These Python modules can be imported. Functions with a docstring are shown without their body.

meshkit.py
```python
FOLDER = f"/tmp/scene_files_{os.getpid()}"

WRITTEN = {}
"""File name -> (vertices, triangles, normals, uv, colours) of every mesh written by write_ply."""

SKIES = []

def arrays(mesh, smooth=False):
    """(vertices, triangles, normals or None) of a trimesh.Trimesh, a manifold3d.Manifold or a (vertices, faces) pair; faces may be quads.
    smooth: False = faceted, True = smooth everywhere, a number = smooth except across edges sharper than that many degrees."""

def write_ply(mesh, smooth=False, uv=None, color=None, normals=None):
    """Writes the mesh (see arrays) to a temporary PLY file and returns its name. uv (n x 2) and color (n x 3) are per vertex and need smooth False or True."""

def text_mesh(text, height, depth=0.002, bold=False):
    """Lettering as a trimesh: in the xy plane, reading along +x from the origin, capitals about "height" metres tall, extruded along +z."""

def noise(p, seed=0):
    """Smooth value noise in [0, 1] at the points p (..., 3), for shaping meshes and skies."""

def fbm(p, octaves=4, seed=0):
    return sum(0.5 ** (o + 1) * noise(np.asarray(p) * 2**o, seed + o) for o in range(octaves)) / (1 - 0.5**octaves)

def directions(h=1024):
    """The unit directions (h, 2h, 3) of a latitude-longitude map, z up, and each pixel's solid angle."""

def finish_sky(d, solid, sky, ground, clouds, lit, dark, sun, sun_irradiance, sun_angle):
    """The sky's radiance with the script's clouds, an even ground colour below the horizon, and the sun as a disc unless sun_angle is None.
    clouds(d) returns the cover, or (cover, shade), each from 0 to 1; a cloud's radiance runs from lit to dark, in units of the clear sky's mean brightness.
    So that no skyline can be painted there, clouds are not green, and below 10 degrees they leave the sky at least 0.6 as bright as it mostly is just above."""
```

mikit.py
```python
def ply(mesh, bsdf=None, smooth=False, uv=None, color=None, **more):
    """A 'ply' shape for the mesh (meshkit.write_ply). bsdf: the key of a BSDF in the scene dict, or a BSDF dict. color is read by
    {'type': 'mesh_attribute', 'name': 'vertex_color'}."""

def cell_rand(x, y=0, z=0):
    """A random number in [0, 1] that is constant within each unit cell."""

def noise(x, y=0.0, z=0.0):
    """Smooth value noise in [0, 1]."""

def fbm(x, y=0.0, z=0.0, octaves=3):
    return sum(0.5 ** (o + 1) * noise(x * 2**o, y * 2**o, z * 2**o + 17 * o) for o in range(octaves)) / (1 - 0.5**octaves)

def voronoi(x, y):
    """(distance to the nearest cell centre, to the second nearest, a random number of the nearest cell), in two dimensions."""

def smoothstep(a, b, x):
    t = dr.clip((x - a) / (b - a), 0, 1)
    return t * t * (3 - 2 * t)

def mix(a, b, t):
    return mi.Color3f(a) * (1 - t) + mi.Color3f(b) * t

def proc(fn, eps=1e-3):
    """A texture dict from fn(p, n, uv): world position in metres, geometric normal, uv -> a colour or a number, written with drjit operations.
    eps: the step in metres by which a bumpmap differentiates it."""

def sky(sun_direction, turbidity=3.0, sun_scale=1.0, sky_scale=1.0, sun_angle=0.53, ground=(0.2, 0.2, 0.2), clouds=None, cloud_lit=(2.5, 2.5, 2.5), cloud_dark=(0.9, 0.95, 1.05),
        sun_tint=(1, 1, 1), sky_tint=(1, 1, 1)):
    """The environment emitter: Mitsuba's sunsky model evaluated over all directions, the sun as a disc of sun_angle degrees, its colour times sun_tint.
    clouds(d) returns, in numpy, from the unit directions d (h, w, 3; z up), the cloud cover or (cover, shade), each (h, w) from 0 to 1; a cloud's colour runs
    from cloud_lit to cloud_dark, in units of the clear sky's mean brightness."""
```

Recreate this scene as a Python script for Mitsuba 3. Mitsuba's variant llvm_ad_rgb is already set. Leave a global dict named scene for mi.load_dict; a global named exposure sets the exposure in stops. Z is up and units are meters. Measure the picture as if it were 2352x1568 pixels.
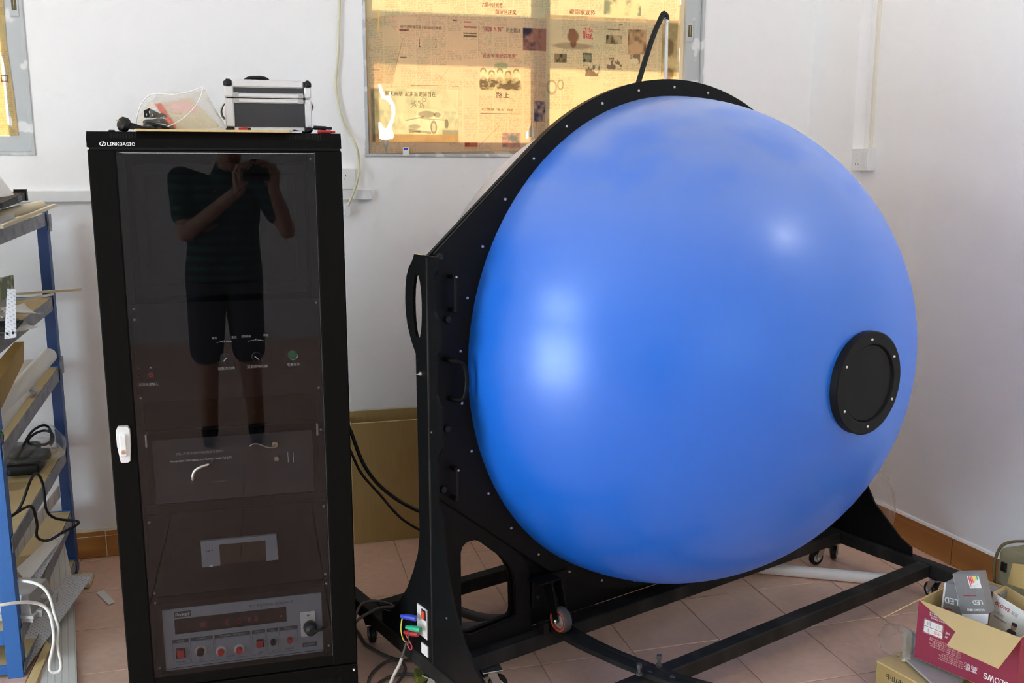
import math, glob
import numpy as np, trimesh, manifold3d as m3
import drjit as dr, mitsuba as mi
import mikit, meshkit
from mikit import noise as pn, fbm as pf, cell_rand, smoothstep, mix, voronoi
from shapely.geometry import Polygon, Point, box as sbox, MultiPoint, LineString
from shapely.ops import unary_union
from scipy.interpolate import CubicSpline

T = mi.ScalarTransform4f
scene, labels = {}, {}
exposure = -0.92

# ------------------------------------------------------------------ camera, sky, sun, large lights
F_PX, YAW, PITCH, EYE = 2160.5, 0.262234, 0.179243, 1.48
fwd = [math.sin(YAW) * math.cos(PITCH), math.cos(YAW) * math.cos(PITCH), -math.sin(PITCH)]
scene['camera'] = {'type': 'perspective', 'fov': 2 * math.degrees(math.atan(1176 / F_PX)), 'fov_axis': 'x', 'near_clip': 0.02, 'far_clip': 200.0,
                   'to_world': T().look_at(origin=[0, 0, EYE], target=[fwd[0], fwd[1], EYE + fwd[2]], up=[0, 0, 1])}
SUN = [0.10, 1.0, 0.35]
scene['sky'] = mikit.sky(SUN, turbidity=4.0, sun_scale=8.5, sky_scale=12.0, sky_tint=(1.0, 0.86, 0.70), sun_angle=1.2, ground=(0.3, 0.28, 0.25), sun_tint=(1.0, 0.95, 0.85))
L_LEFT, L_FRONT, L_LAMP = 18.0, 1.2, 300.0

def rgb(*c):
    return {'type': 'rgb', 'value': [float(x) for x in c]}

def area(c):
    return {'type': 'area', 'radiance': rgb(*c)}

# ------------------------------------------------------------------ helpers
def numbered(name):
    k, i = name, 0
    while k in scene or any(s.startswith(k + '__') for s in scene) or k in labels:
        i += 1
        k = '%s_%03d' % (name, i)
    return k

def tag(key, label=None, category=None, group=None, kind=None):
    d = labels.setdefault(key, {})
    for a, b in (('label', label), ('category', category), ('group', group), ('kind', kind)):
        if b:
            d[a] = b
    return key

USED = {}
def child(parent, name):
    base = parent + '__' + name
    i = USED.get(base, -1) + 1
    USED[base] = i
    return base if i == 0 else '%s_%03d' % (base, i)

def part(parent, name, mesh, mat, smooth=30, M=None, label=None, kind=None, **kw):
    k = child(parent, name)
    d = dict(mesh) if isinstance(mesh, dict) else mikit.ply(mesh, mat, smooth, **kw)
    if M is not None:
        d['to_world'] = M
    scene[k] = d
    if label or kind:
        tag(k, label, kind=kind)
    return k

TOP = set()
def thing(name, label, category, group=None, kind=None):
    k, i = name, 0
    while k in TOP:
        i += 1
        k = '%s_%03d' % (name, i)
    TOP.add(k)
    return tag(k, label, category, group, kind)

def solo(name, mesh, mat, label, category, group=None, kind=None, smooth=30, M=None, **kw):
    k = thing(name, label, category, group, kind)
    d = mikit.ply(mesh, mat, smooth, **kw)
    if M is not None:
        d['to_world'] = M
    scene[k] = d
    return k

def struct(name, mesh, mat, label, category, smooth=False, M=None):
    return solo(name, mesh, mat, label, category, kind='structure', smooth=smooth, M=M)

cat = trimesh.util.concatenate

def box(x0, x1, y0, y1, z0, z1, b=0.0015):
    b = min(b, 0.45 * min(x1 - x0, y1 - y0, z1 - z0))
    if b <= 0:
        return trimesh.creation.box(bounds=[[x0, y0, z0], [x1, y1, z1]])
    P = []
    for sx, cx in ((1, x0), (-1, x1)):
        for sy, cy in ((1, y0), (-1, y1)):
            for sz, cz in ((1, z0), (-1, z1)):
                P += [[cx, cy + sy * b, cz + sz * b], [cx + sx * b, cy, cz + sz * b], [cx + sx * b, cy + sy * b, cz]]
    return trimesh.convex.convex_hull(np.array(P))

def hull(P):
    return trimesh.convex.convex_hull(np.array(P, float))

def tm(man):
    m = man.to_mesh()
    return trimesh.Trimesh(m.vert_properties[:, :3], m.tri_verts, process=False)

def mani(mesh):
    return m3.Manifold(m3.Mesh(np.asarray(mesh.vertices, np.float32), np.asarray(mesh.faces, np.uint32)))

def ext(poly, t0, t1):
    """polygon (a, b) extruded along the third axis c: x=a, y=b, z=c"""
    gs = getattr(poly, 'geoms', [poly])
    out = []
    for g in gs:
        m = trimesh.creation.extrude_polygon(g, t1 - t0, engine='earcut')
        m.apply_translation([0, 0, t0])
        out.append(m)
    return cat(out)

def ext_xz(poly, y0, y1):
    m = ext(poly, -y1, -y0)
    v = m.vertices.copy()
    m.vertices = np.stack([v[:, 0], -v[:, 2], v[:, 1]], 1)
    return m                                     # (a,b,c)->(a,-c,b): a rotation, orientation kept

def ext_yz(poly, x0, x1):
    m = ext(poly, x0, x1)
    v = m.vertices.copy()
    m.vertices = np.stack([v[:, 2], v[:, 0], v[:, 1]], 1)
    return m

def lathe(profile, n=48):
    """profile of (r, h) turned around z"""
    p = np.array(profile, float)
    a = np.arange(n) * 2 * np.pi / n
    v = np.stack([p[:, None, 0] * np.cos(a), p[:, None, 0] * np.sin(a), np.repeat(p[:, 1:2], n, 1)], -1).reshape(-1, 3)
    f = []
    for i in range(len(p) - 1):
        for j in range(n):
            q = (j + 1) % n
            A, B, Cc, D = i * n + j, i * n + q, (i + 1) * n + q, (i + 1) * n + j
            f += [[A, B, Cc], [A, Cc, D]]
    m = trimesh.Trimesh(v, f, process=False)
    m.merge_vertices()
    m.update_faces(m.nondegenerate_faces())
    return m

def frame_to(m, o, z, x=None):
    """move a mesh built around the origin so that its z axis looks along z and its origin is o"""
    z = np.array(z, float); z /= np.linalg.norm(z)
    x = np.array([1.0, 0, 0] if x is None else x, float)
    if abs(x @ z) > 0.95:
        x = np.array([0, 1.0, 0])
    x = x - z * (x @ z); x /= np.linalg.norm(x)
    y = np.cross(z, x)
    Q = np.eye(4); Q[:3, 0], Q[:3, 1], Q[:3, 2], Q[:3, 3] = x, y, z, o
    m = m.copy(); m.apply_transform(Q)
    return m

def cyl(p0, p1, r, n=20, b=0.0):
    p0, p1 = np.array(p0, float), np.array(p1, float)
    h = np.linalg.norm(p1 - p0)
    b = min(b, 0.4 * h, 0.6 * r)
    prof = [(0, 0), (r - b, 0), (r, b), (r, h - b), (r - b, h), (0, h)] if b > 0 else [(0, 0), (r, 0), (r, h), (0, h)]
    return frame_to(lathe(prof, n), p0, p1 - p0)

def spline(P, n=60):
    P = np.array(P, float)
    t = np.r_[0, np.cumsum(np.linalg.norm(np.diff(P, axis=0), axis=1))]
    return CubicSpline(t, P)(np.linspace(0, t[-1], n))

def tube(P, r, sides=8, n=60, smooth=True):
    p = spline(P, n) if smooth and len(P) > 2 else np.array(P, float)
    t = np.gradient(p, axis=0); t /= np.linalg.norm(t, axis=1, keepdims=True) + 1e-12
    a = np.cross(t[0], [0, 0, 1.0] if abs(t[0][2]) < 0.9 else [1.0, 0, 0])
    a /= np.linalg.norm(a)
    A = []
    for k in range(len(p)):
        a = a - t[k] * (a @ t[k]); a /= np.linalg.norm(a); A.append(a)
    A = np.array(A); B = np.cross(t, A)
    ang = np.arange(sides) * 2 * np.pi / sides
    rr = np.broadcast_to(r, (len(p),))
    v = (p[:, None] + rr[:, None, None] * (np.cos(ang)[None, :, None] * A[:, None] + np.sin(ang)[None, :, None] * B[:, None])).reshape(-1, 3)
    f = []
    for i in range(len(p) - 1):
        for j in range(sides):
            q = (j + 1) % sides
            f += [[i * sides + j, i * sides + q, (i + 1) * sides + q], [i * sides + j, (i + 1) * sides + q, (i + 1) * sides + j]]
    c0, c1 = len(v), len(v) + 1
    v = np.vstack([v, p[0], p[-1]])
    e = (len(p) - 1) * sides
    for j in range(sides):
        q = (j + 1) % sides
        f += [[c0, q, j], [c1, e + j, e + q]]
    return trimesh.Trimesh(v, f, process=False)

def grid(fn, nu, nv):
    """a sheet: fn(u, v) -> xyz for u, v in [0, 1]"""
    u, v = np.meshgrid(np.linspace(0, 1, nu), np.linspace(0, 1, nv), indexing='ij')
    P = fn(u.ravel(), v.ravel())
    f = []
    for i in range(nu - 1):
        for j in range(nv - 1):
            a, b, c, d = i * nv + j, (i + 1) * nv + j, (i + 1) * nv + j + 1, i * nv + j + 1
            f += [[a, b, c], [a, c, d]]
    return trimesh.Trimesh(P, f, process=False)

def quad_sheet(A, B, Cc, D, t=0.001):
    """a thin board from four corners"""
    A, B, Cc, D = (np.array(q, float) for q in (A, B, Cc, D))
    n = np.cross(B - A, D - A); n /= np.linalg.norm(n)
    return hull([A, B, Cc, D, A - n * t, B - n * t, Cc - n * t, D - n * t])

def bar(p0, p1, w, t, up=(0, 0, 1)):
    """a flat bar from p0 to p1: width w, thickness t (along 'up')"""
    p0, p1 = np.array(p0, float), np.array(p1, float)
    d = (p1 - p0) / np.linalg.norm(p1 - p0)
    s = np.cross(d, up); s /= np.linalg.norm(s)
    u = np.cross(s, d)
    return hull([p + a * s * w / 2 + b * u * t / 2 for p in (p0, p1) for a in (-1, 1) for b in (-1, 1)])

CJK = (glob.glob('/opt/blender-*/*/datafiles/fonts/Noto Sans CJK*') or [None])[0]
LATIN = (glob.glob('/opt/blender-*/*/datafiles/fonts/Inter.woff2') or [None])[0]
def lettering(text, height, depth=0.0004, bold=False, width=None, res=48):
    """lettering in the xy plane, centred on the origin; capitals 'height' tall; squeezed to 'width'"""
    from PIL import Image, ImageDraw, ImageFont
    font = ImageFont.truetype(CJK if (CJK and any(ord(c) > 0x2e80 for c in text)) else LATIN, res)
    x0, y0, x1, y1 = font.getbbox(text, anchor='ls', stroke_width=int(bold))
    im = Image.new('L', (int(x1 - x0 + 6), int(y1 - y0 + 6)))
    ImageDraw.Draw(im).text((3 - x0, 3 - y0), text, 255, font, anchor='ls', stroke_width=int(bold))
    on = np.pad(np.asarray(im) > 127, ((0, 0), (1, 1))).astype(np.int8)
    rows, st = np.nonzero(np.diff(on, axis=1) == 1)
    en = np.nonzero(np.diff(on, axis=1) == -1)[1]
    shape = unary_union([sbox(a, -r - 1, b, -r) for a, b, r in zip(st, en, rows)]).buffer(0.3).buffer(-0.3).simplify(0.6)
    m = ext(shape, 0, 1)
    c = (m.bounds[0] + m.bounds[1]) / 2
    m.apply_translation([-c[0], -c[1], 0])
    s = height / (0.73 * res)
    m.vertices[:, :2] *= s
    m.vertices[:, 2] *= depth
    if width:
        m.vertices[:, 0] *= width / (m.bounds[1][0] - m.bounds[0][0])
    return m

def on_front(m, x, y, z):
    """lettering stood up to face -y at (x, y, z)"""
    v = m.vertices
    m.vertices = np.stack([v[:, 0] + x, y - v[:, 2], v[:, 1] + z], 1)
    return m

def on_plane(m, o, ax, ay):
    """lettering laid in the plane with axes ax, ay through o; it stands out along ax x ay"""
    ax, ay = np.array(ax, float), np.array(ay, float)
    ax /= np.linalg.norm(ax); az = np.cross(ax, ay); az /= np.linalg.norm(az); ay = np.cross(az, ax)
    v = m.vertices
    m.vertices = np.array(o, float) + v[:, :1] * ax + v[:, 1:2] * ay + v[:, 2:3] * az
    return m

# ------------------------------------------------------------------ materials
def pr(name, c, rough=0.5, metallic=0.0, two=True, **kw):
    d = {'type': 'principled', 'base_color': c if isinstance(c, dict) else rgb(*c), 'roughness': rough if isinstance(rough, dict) else float(rough), 'metallic': float(metallic), **kw}
    scene[name] = {'type': 'twosided', 'b': d} if two else d
    return name

def mat_wall(p, n, uv):
    a = pf(p.x * 1.7 + p.y, p.z * 1.7, 3.0)
    b = pf(p.x * 9 + p.y * 7, p.z * 9, 7.0)
    k = 0.855 + 0.03 * a + 0.015 * b
    return mi.Color3f(k, k * 0.998, k * 0.985)
pr('m_wall', mikit.proc(mat_wall), 0.75)

def mat_tile(p, n, uv):
    r = cell_rand(dr.floor((p.x - 0.474) / 0.299), dr.floor((p.y - 2.235) / 0.2985), 5)
    a = pf(p.x * 6, p.y * 6, 1.0)
    b = pf(p.x * 60, p.y * 60, 2.0)
    d = smoothstep(0.5, 0.8, pf(p.x * 2.3 + 5, p.y * 2.3, 8.0))
    c = mix((0.66, 0.42, 0.31), (0.76, 0.51, 0.39), a * 0.6 + r * 0.4)
    return c * (0.93 + 0.14 * b) * (1 - 0.12 * d)
pr('m_tile', mikit.proc(mat_tile), 0.33, specular=0.6)
pr('m_grout', (0.34, 0.27, 0.21), 0.9)

def mat_skirt(p, n, uv):
    s = p.x + p.y * 0.3
    g = pf(s * 5, p.z * 55, 4.0, octaves=4)
    k = pf(s * 3.1 + 9, p.z * 9, 2.0)
    return mix((0.30, 0.115, 0.022), (0.50, 0.235, 0.06), g * 0.7 + k * 0.3)
pr('m_skirt', mikit.proc(mat_skirt), 0.3)
pr('m_caulk', (0.72, 0.66, 0.52), 0.8)

CX, CY, CZ = 1.218, 2.719, 0.952
UX, UY = 0.94163, 0.33662                        # along the plates of the sphere; (UY, -UX) is their normal, towards the camera
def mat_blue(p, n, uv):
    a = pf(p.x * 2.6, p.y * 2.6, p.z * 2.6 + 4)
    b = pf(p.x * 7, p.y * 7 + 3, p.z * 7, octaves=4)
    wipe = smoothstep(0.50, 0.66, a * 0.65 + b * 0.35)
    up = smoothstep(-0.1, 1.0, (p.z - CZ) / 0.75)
    dust_haze = 0.012 + 0.36 * up * up * (1 - 0.6 * wipe)  # dust, plus a pale haze of reflected light painted in towards the top
    return mix((0.005, 0.142, 0.68), (0.44, 0.48, 0.53), dust_haze)
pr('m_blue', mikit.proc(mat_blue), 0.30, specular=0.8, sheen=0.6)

def mat_black(p, n, uv):
    a = pf(p.x * 11, p.y * 11, p.z * 11)
    k = 0.005 + 0.003 * a
    return mi.Color3f(k, k, k * 1.02)
pr('m_black', mikit.proc(mat_black), 0.42, specular=0.12)
def mat_frame(p, n, uv):
    a = pf(p.x * 14, p.y * 14, p.z * 5)
    k = 0.015 + 0.016 * smoothstep(0.35, 0.8, a)
    return mi.Color3f(k * 1.05, k, k * 0.92)
pr('m_frame', mikit.proc(mat_frame), 0.5, specular=0.12)
pr('m_rack', (0.0055, 0.0052, 0.0048), 0.42, specular=0.06)
pr('m_rack_dark', (0.004, 0.004, 0.0045), 0.5, specular=0.2)
pr('m_panel', (0.006, 0.0062, 0.007), 0.45, specular=0.12)
pr('m_panel_grey', (0.045, 0.045, 0.05), 0.5, specular=0.2)
pr('m_instrument', (0.27, 0.30, 0.33), 0.5)
pr('m_instrument_light', (0.55, 0.57, 0.58), 0.5)
pr('m_display', (0.012, 0.004, 0.004), 0.12)
pr('m_display_brown', (0.03, 0.018, 0.010), 0.15)
pr('m_rubber', (0.008, 0.008, 0.008), 0.5, specular=0.3)
pr('m_tyre', (0.06, 0.057, 0.055), 0.6)
pr('m_red', (0.55, 0.03, 0.025), 0.4)
pr('m_orange_red', (0.75, 0.09, 0.04), 0.45)
pr('m_green', (0.0, 0.20, 0.06), 0.35)
pr('m_plug_green', (0.02, 0.42, 0.22), 0.4)
pr('m_plug_blue', (0.03, 0.06, 0.5), 0.4)
pr('m_plug_red', (0.42, 0.015, 0.02), 0.4)
pr('m_wire_yellow', (0.75, 0.68, 0.12), 0.4)
pr('m_wire_red', (0.62, 0.06, 0.09), 0.4)
pr('m_cord_grey', (0.07, 0.065, 0.06), 0.5)
pr('m_cable_white', (0.55, 0.53, 0.48), 0.45)
pr('m_cable_cream', (0.62, 0.58, 0.40), 0.5)
pr('m_chrome', (0.75, 0.75, 0.74), 0.2, 1.0)
pr('m_steel', (0.55, 0.54, 0.52), 0.35, 1.0)
pr('m_brass', (0.75, 0.62, 0.42), 0.3, 1.0)
pr('m_white', (0.82, 0.82, 0.80), 0.4)
pr('m_white_matte', (0.80, 0.79, 0.75), 0.6)
pr('m_ink_white', (0.85, 0.85, 0.85), 0.6)
pr('m_ink_grey', (0.42, 0.43, 0.45), 0.6)
pr('m_ink_dark', (0.05, 0.05, 0.055), 0.6)
pr('m_ink_red', (0.55, 0.05, 0.06), 0.6)
pr('m_ink_brown', (0.16, 0.08, 0.05), 0.7)
pr('m_ink_maroon', (0.35, 0.03, 0.05), 0.7)
pr('m_plastic_white', (0.78, 0.79, 0.78), 0.35)
pr('m_socket', (0.80, 0.80, 0.78), 0.4)
def mat_alu(p, n, uv):
    a = pf(p.x * 7 + p.y * 5, p.z * 7, 2.0, octaves=4)
    s = smoothstep(0.60, 0.72, pf(p.x * 21 + 3, p.z * 19, 5.0))
    k = 0.50 + 0.12 * a
    return mix((0.50, 0.52, 0.52), (0.74, 0.75, 0.74), s) * (k + 0.42)
pr('m_window_frame', mikit.proc(mat_alu), 0.45)
pr('m_alu_edge', (0.78, 0.78, 0.78), 0.32, 0.6)
pr('m_case_panel', (0.035, 0.036, 0.04), 0.5)
pr('m_card', (0.40, 0.285, 0.105), 0.8)
pr('m_card_light', (0.60, 0.45, 0.21), 0.8)
def mat_card(p, n, uv):
    a = pf(p.x * 5 + p.y * 3, p.z * 5, 6.0)
    b = pn(p.x * 260 + p.y * 260, p.z * 12, 1.0)
    return mix((0.33, 0.225, 0.07), (0.42, 0.30, 0.12), a) * (0.95 + 0.08 * b)
pr('m_card_old', mikit.proc(mat_card), 0.8)
pr('m_maroon', (0.27, 0.02, 0.055), 0.45)
pr('m_box_grey', (0.215, 0.215, 0.215), 0.45)
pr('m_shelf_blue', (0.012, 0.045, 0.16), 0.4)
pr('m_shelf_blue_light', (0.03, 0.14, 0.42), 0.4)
def mat_lip(p, n, uv):
    a = pf(p.x * 30, p.y * 30, p.z * 30)
    return mix((0.12, 0.14, 0.19), (0.32, 0.33, 0.35), a)
pr('m_shelf_lip', mikit.proc(mat_lip), 0.5)
def mat_ply(p, n, uv):
    a = pf(p.x * 9, p.y * 3, p.z)
    s = smoothstep(0.62, 0.7, pf(p.x * 6 + 3, p.y * 7, 1.0))
    return mix((0.50, 0.38, 0.19), (0.66, 0.53, 0.30), a) * (1 - 0.35 * s)
pr('m_plywood', mikit.proc(mat_ply), 0.7)
pr('m_paper', (0.74, 0.74, 0.71), 0.7)
pr('m_paper_grey', (0.50, 0.50, 0.49), 0.7)
pr('m_paper_cream', (0.66, 0.60, 0.44), 0.7)
def mat_pcb(p, n, uv):
    s = 0.5 + 0.5 * dr.sin((p.x * 0.8 + p.y * 0.6 + p.z * 0.5) * 620)
    r = 0.5 + 0.5 * dr.sin((p.y * 0.8 - p.x * 0.6 + p.z * 0.3) * 420)
    return mix((0.74, 0.76, 0.80), (0.42, 0.44, 0.50), smoothstep(0.55, 0.9, s) * smoothstep(0.4, 0.6, r))
pr('m_pcb', mikit.proc(mat_pcb), 0.45)
def mat_board(p, n, uv):
    s = 0.5 + 0.5 * dr.sin(p.x * 330 + p.y * 60)
    return mix((0.72, 0.72, 0.68), (0.55, 0.56, 0.54), smoothstep(0.86, 0.98, s))
pr('m_board_lined', mikit.proc(mat_board), 0.5)
def mat_canvas(p, n, uv):
    a = pf(p.x * 12, p.y * 12, p.z * 12)
    return mix((0.16, 0.145, 0.075), (0.26, 0.235, 0.14), a)
pr('m_canvas', mikit.proc(mat_canvas), 0.9)
pr('m_canvas_trim', (0.13, 0.10, 0.045), 0.8)
pr('m_lamp_grey', (0.44, 0.44, 0.43), 0.45)
pr('m_bolt_dark', (0.16, 0.155, 0.15), 0.4, 0.8)
pr('m_olive', (0.10, 0.11, 0.01), 0.6)
pr('m_ceiling', (0.90, 0.90, 0.89), 0.9)
pr('m_shirt', (0.012, 0.045, 0.035), 0.8)
def mat_shirt(p, n, uv):
    s = smoothstep(0.45, 0.55, 0.5 + 0.5 * dr.sin(p.z * 118))
    return mix((0.012, 0.016, 0.02), (0.012, 0.085, 0.06), s)
pr('m_shirt', mikit.proc(mat_shirt), 0.85)
pr('m_skin', (0.42, 0.23, 0.15), 0.55)
pr('m_trouser', (0.03, 0.032, 0.045), 0.8)
pr('m_hair', (0.012, 0.010, 0.009), 0.6)
pr('m_shell_grey', (0.48, 0.46, 0.50), 0.4)
pr('m_conduit', (0.78, 0.74, 0.64), 0.5)
pr('m_shade', (0.78, 0.78, 0.76), 0.45)
scene['m_glass_smoked'] = {'type': 'thindielectric', 'int_ior': 1.52, 'specular_transmittance': rgb(0.50, 0.50, 0.52), 'specular_reflectance': rgb(0.48, 0.48, 0.50)}
scene['m_glass'] = {'type': 'thindielectric', 'int_ior': 1.5}
scene['m_film'] = {'type': 'blendbsdf', 'weight': 0.22, 'a': {'type': 'thindielectric', 'int_ior': 1.22},
                   'b': {'type': 'principledthin', 'base_color': rgb(0.86, 0.84, 0.76), 'roughness': 0.3, 'diff_trans': 1.0}}
scene['m_film_thin'] = {'type': 'blendbsdf', 'weight': 0.03, 'a': {'type': 'thindielectric', 'int_ior': 1.15}, 'b': {'type': 'principledthin', 'base_color': rgb(0.86, 0.85, 0.80), 'roughness': 0.2, 'diff_trans': 1.0}}
scene['m_film_clear'] = {'type': 'blendbsdf', 'weight': 0.07, 'a': {'type': 'thindielectric', 'int_ior': 1.22},
                         'b': {'type': 'principledthin', 'base_color': rgb(0.86, 0.85, 0.80), 'roughness': 0.2, 'diff_trans': 1.0}}

# ------------------------------------------------------------------ the room
YB = 3.762                                       # back wall
ZC = 3.3                                         # ceiling
XL, YF = -3.3, -3.6                              # left wall, wall behind the camera
WX0, WX1, WZ0, WZ1 = 0.419, 1.845, 1.535, 2.75   # back window
VX0, VX1 = -2.15, -0.757                         # left window of the back wall
def rw(y):                                       # right wall
    return 2.497 - 0.103 * (y - 2.90)

def cutbox(*a):
    return mani(trimesh.creation.box(bounds=[[a[0], a[2], a[4]], [a[1], a[3], a[5]]]))

wall = cutbox(XL - 0.2, 2.9, YB, YB + 0.24, -0.05, ZC) - cutbox(WX0, WX1, YB - 1, YB + 1, WZ0, WZ1) - cutbox(VX0, VX1, YB - 1, YB + 1, WZ0, WZ1)
struct('wall_back', tm(wall), 'm_wall', 'white plastered back wall with two papered windows', 'wall')
def slab(pts, z0, z1):
    return ext(Polygon(pts), z0, z1)
struct('wall_right', slab([(rw(YB + 0.2), YB + 0.2), (rw(YB + 0.2) + 0.2, YB + 0.2), (rw(YF) + 0.2, YF), (rw(YF), YF)], -0.05, ZC), 'm_wall', 'white plastered wall on the right', 'wall')
struct('wall_column', slab([(2.366, YB), (2.395, 3.479), (2.60, 3.41), (2.60, YB)], 0, ZC), 'm_wall', 'white column standing out of the room corner', 'wall')
# left wall: a doorway and a row of windows, and the wall behind the camera with a window and an added one
DY0, DY1, DZ1 = -0.3, 1.5, 1.70
lw = cutbox(XL - 0.2, XL, YF, YB + 0.2, -0.05, ZC) - cutbox(XL - 1, XL + 1, DY0, DY1, 0, DZ1) - cutbox(XL - 1, XL + 1, 0.0, 1.6, 2.2, 3.1)
struct('wall_left', tm(lw), 'm_wall', 'white wall on the left with a doorway and a window', 'wall')
fw = cutbox(XL - 0.2, 3.4, YF - 0.2, YF, -0.05, ZC) - cutbox(-3.1, -1.5, YF - 1, YF + 1, 1.5, 3.0) - cutbox(0.6, 2.9, YF - 1, YF + 1, 0.9, 3.0)
struct('wall_front', tm(fw), 'm_wall', 'white wall behind the camera with a window and an added one', 'wall')
struct('ceiling', box(XL - 0.2, 3.4, YF - 0.2, YB + 0.24, ZC, ZC + 0.1, 0), 'm_ceiling', 'white ceiling', 'ceiling')

def lit_window(name, rect, normal, L, label):
    """an emitting pane in its opening, standing in for daylight"""
    k = thing(name, label, 'window', kind='structure')
    (a0, a1, z0, z1), c = rect, normal[3]
    if normal[0]:
        V = np.array([[c, a0, z0], [c, a1, z0], [c, a1, z1], [c, a0, z1]], float)
        fr = [box(c - .02, c + .03, a0, a1, z, z + .05) for z in (z0, z1 - .05)] + [box(c - .02, c + .03, a, a + .05, z0, z1) for a in (a0, (a0 + a1) / 2 - .025, a1 - .05)]
        f = [[0, 1, 2], [0, 2, 3]]
    else:
        V = np.array([[a0, c, z0], [a1, c, z0], [a1, c, z1], [a0, c, z1]], float)
        fr = [box(a0, a1, c - .02, c + .03, z, z + .05) for z in (z0, z1 - .05)] + [box(a, a + .05, c - .02, c + .03, z0, z1) for a in (a0, (a0 + a1) / 2 - .025, a1 - .05)]
        f = [[0, 2, 1], [0, 3, 2]]
    m = trimesh.Trimesh(V, f, process=False)
    kk = part(k, 'pane', m, 'm_white', False)
    scene[kk]['emitter'] = area(L)
    part(k, 'frame', cat(fr), 'm_window_frame', False)

lit_window('window_3', (0.0, 1.6, 2.2, 3.1), (1, 0, 0, XL - 0.08), [L_LEFT * c for c in (0.80, 1.0, 1.15)], 'bright window of the left wall')
lit_window('door_1', (DY0, DY1, 0.02, DZ1), (1, 0, 0, XL - 0.08), [L_LEFT * c for c in (0.80, 1.0, 1.15)], 'bright glazed door of the left wall')
lit_window('window_4', (-3.1, -1.5, 1.5, 3.0), (0, 1, 0, YF - 0.08), [L_FRONT * c for c in (0.80, 1.0, 1.15)], 'bright window behind the camera, on the left')
lit_window('window_5', (0.6, 2.9, 0.9, 3.0), (0, 1, 0, YF - 0.08), [L_FRONT * c for c in (0.80, 1.0, 1.15)], 'unseen window added behind the camera for soft light, on the right')  # added window: large, dim emitter that brightens the room from the front
k = thing('ceiling_lamp', 'small round lamp under the ceiling in front of the right wall', 'lamp')
q = part(k, 'globe', frame_to(lathe([(0, -.045), (.024, -.0375), (.0405, -.018), (.045, 0), (.0405, .018), (.024, .0375), (.0, .045)], 24), (2.32, 1.22, 2.60), (0, 0, 1)), 'm_white', True)
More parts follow.
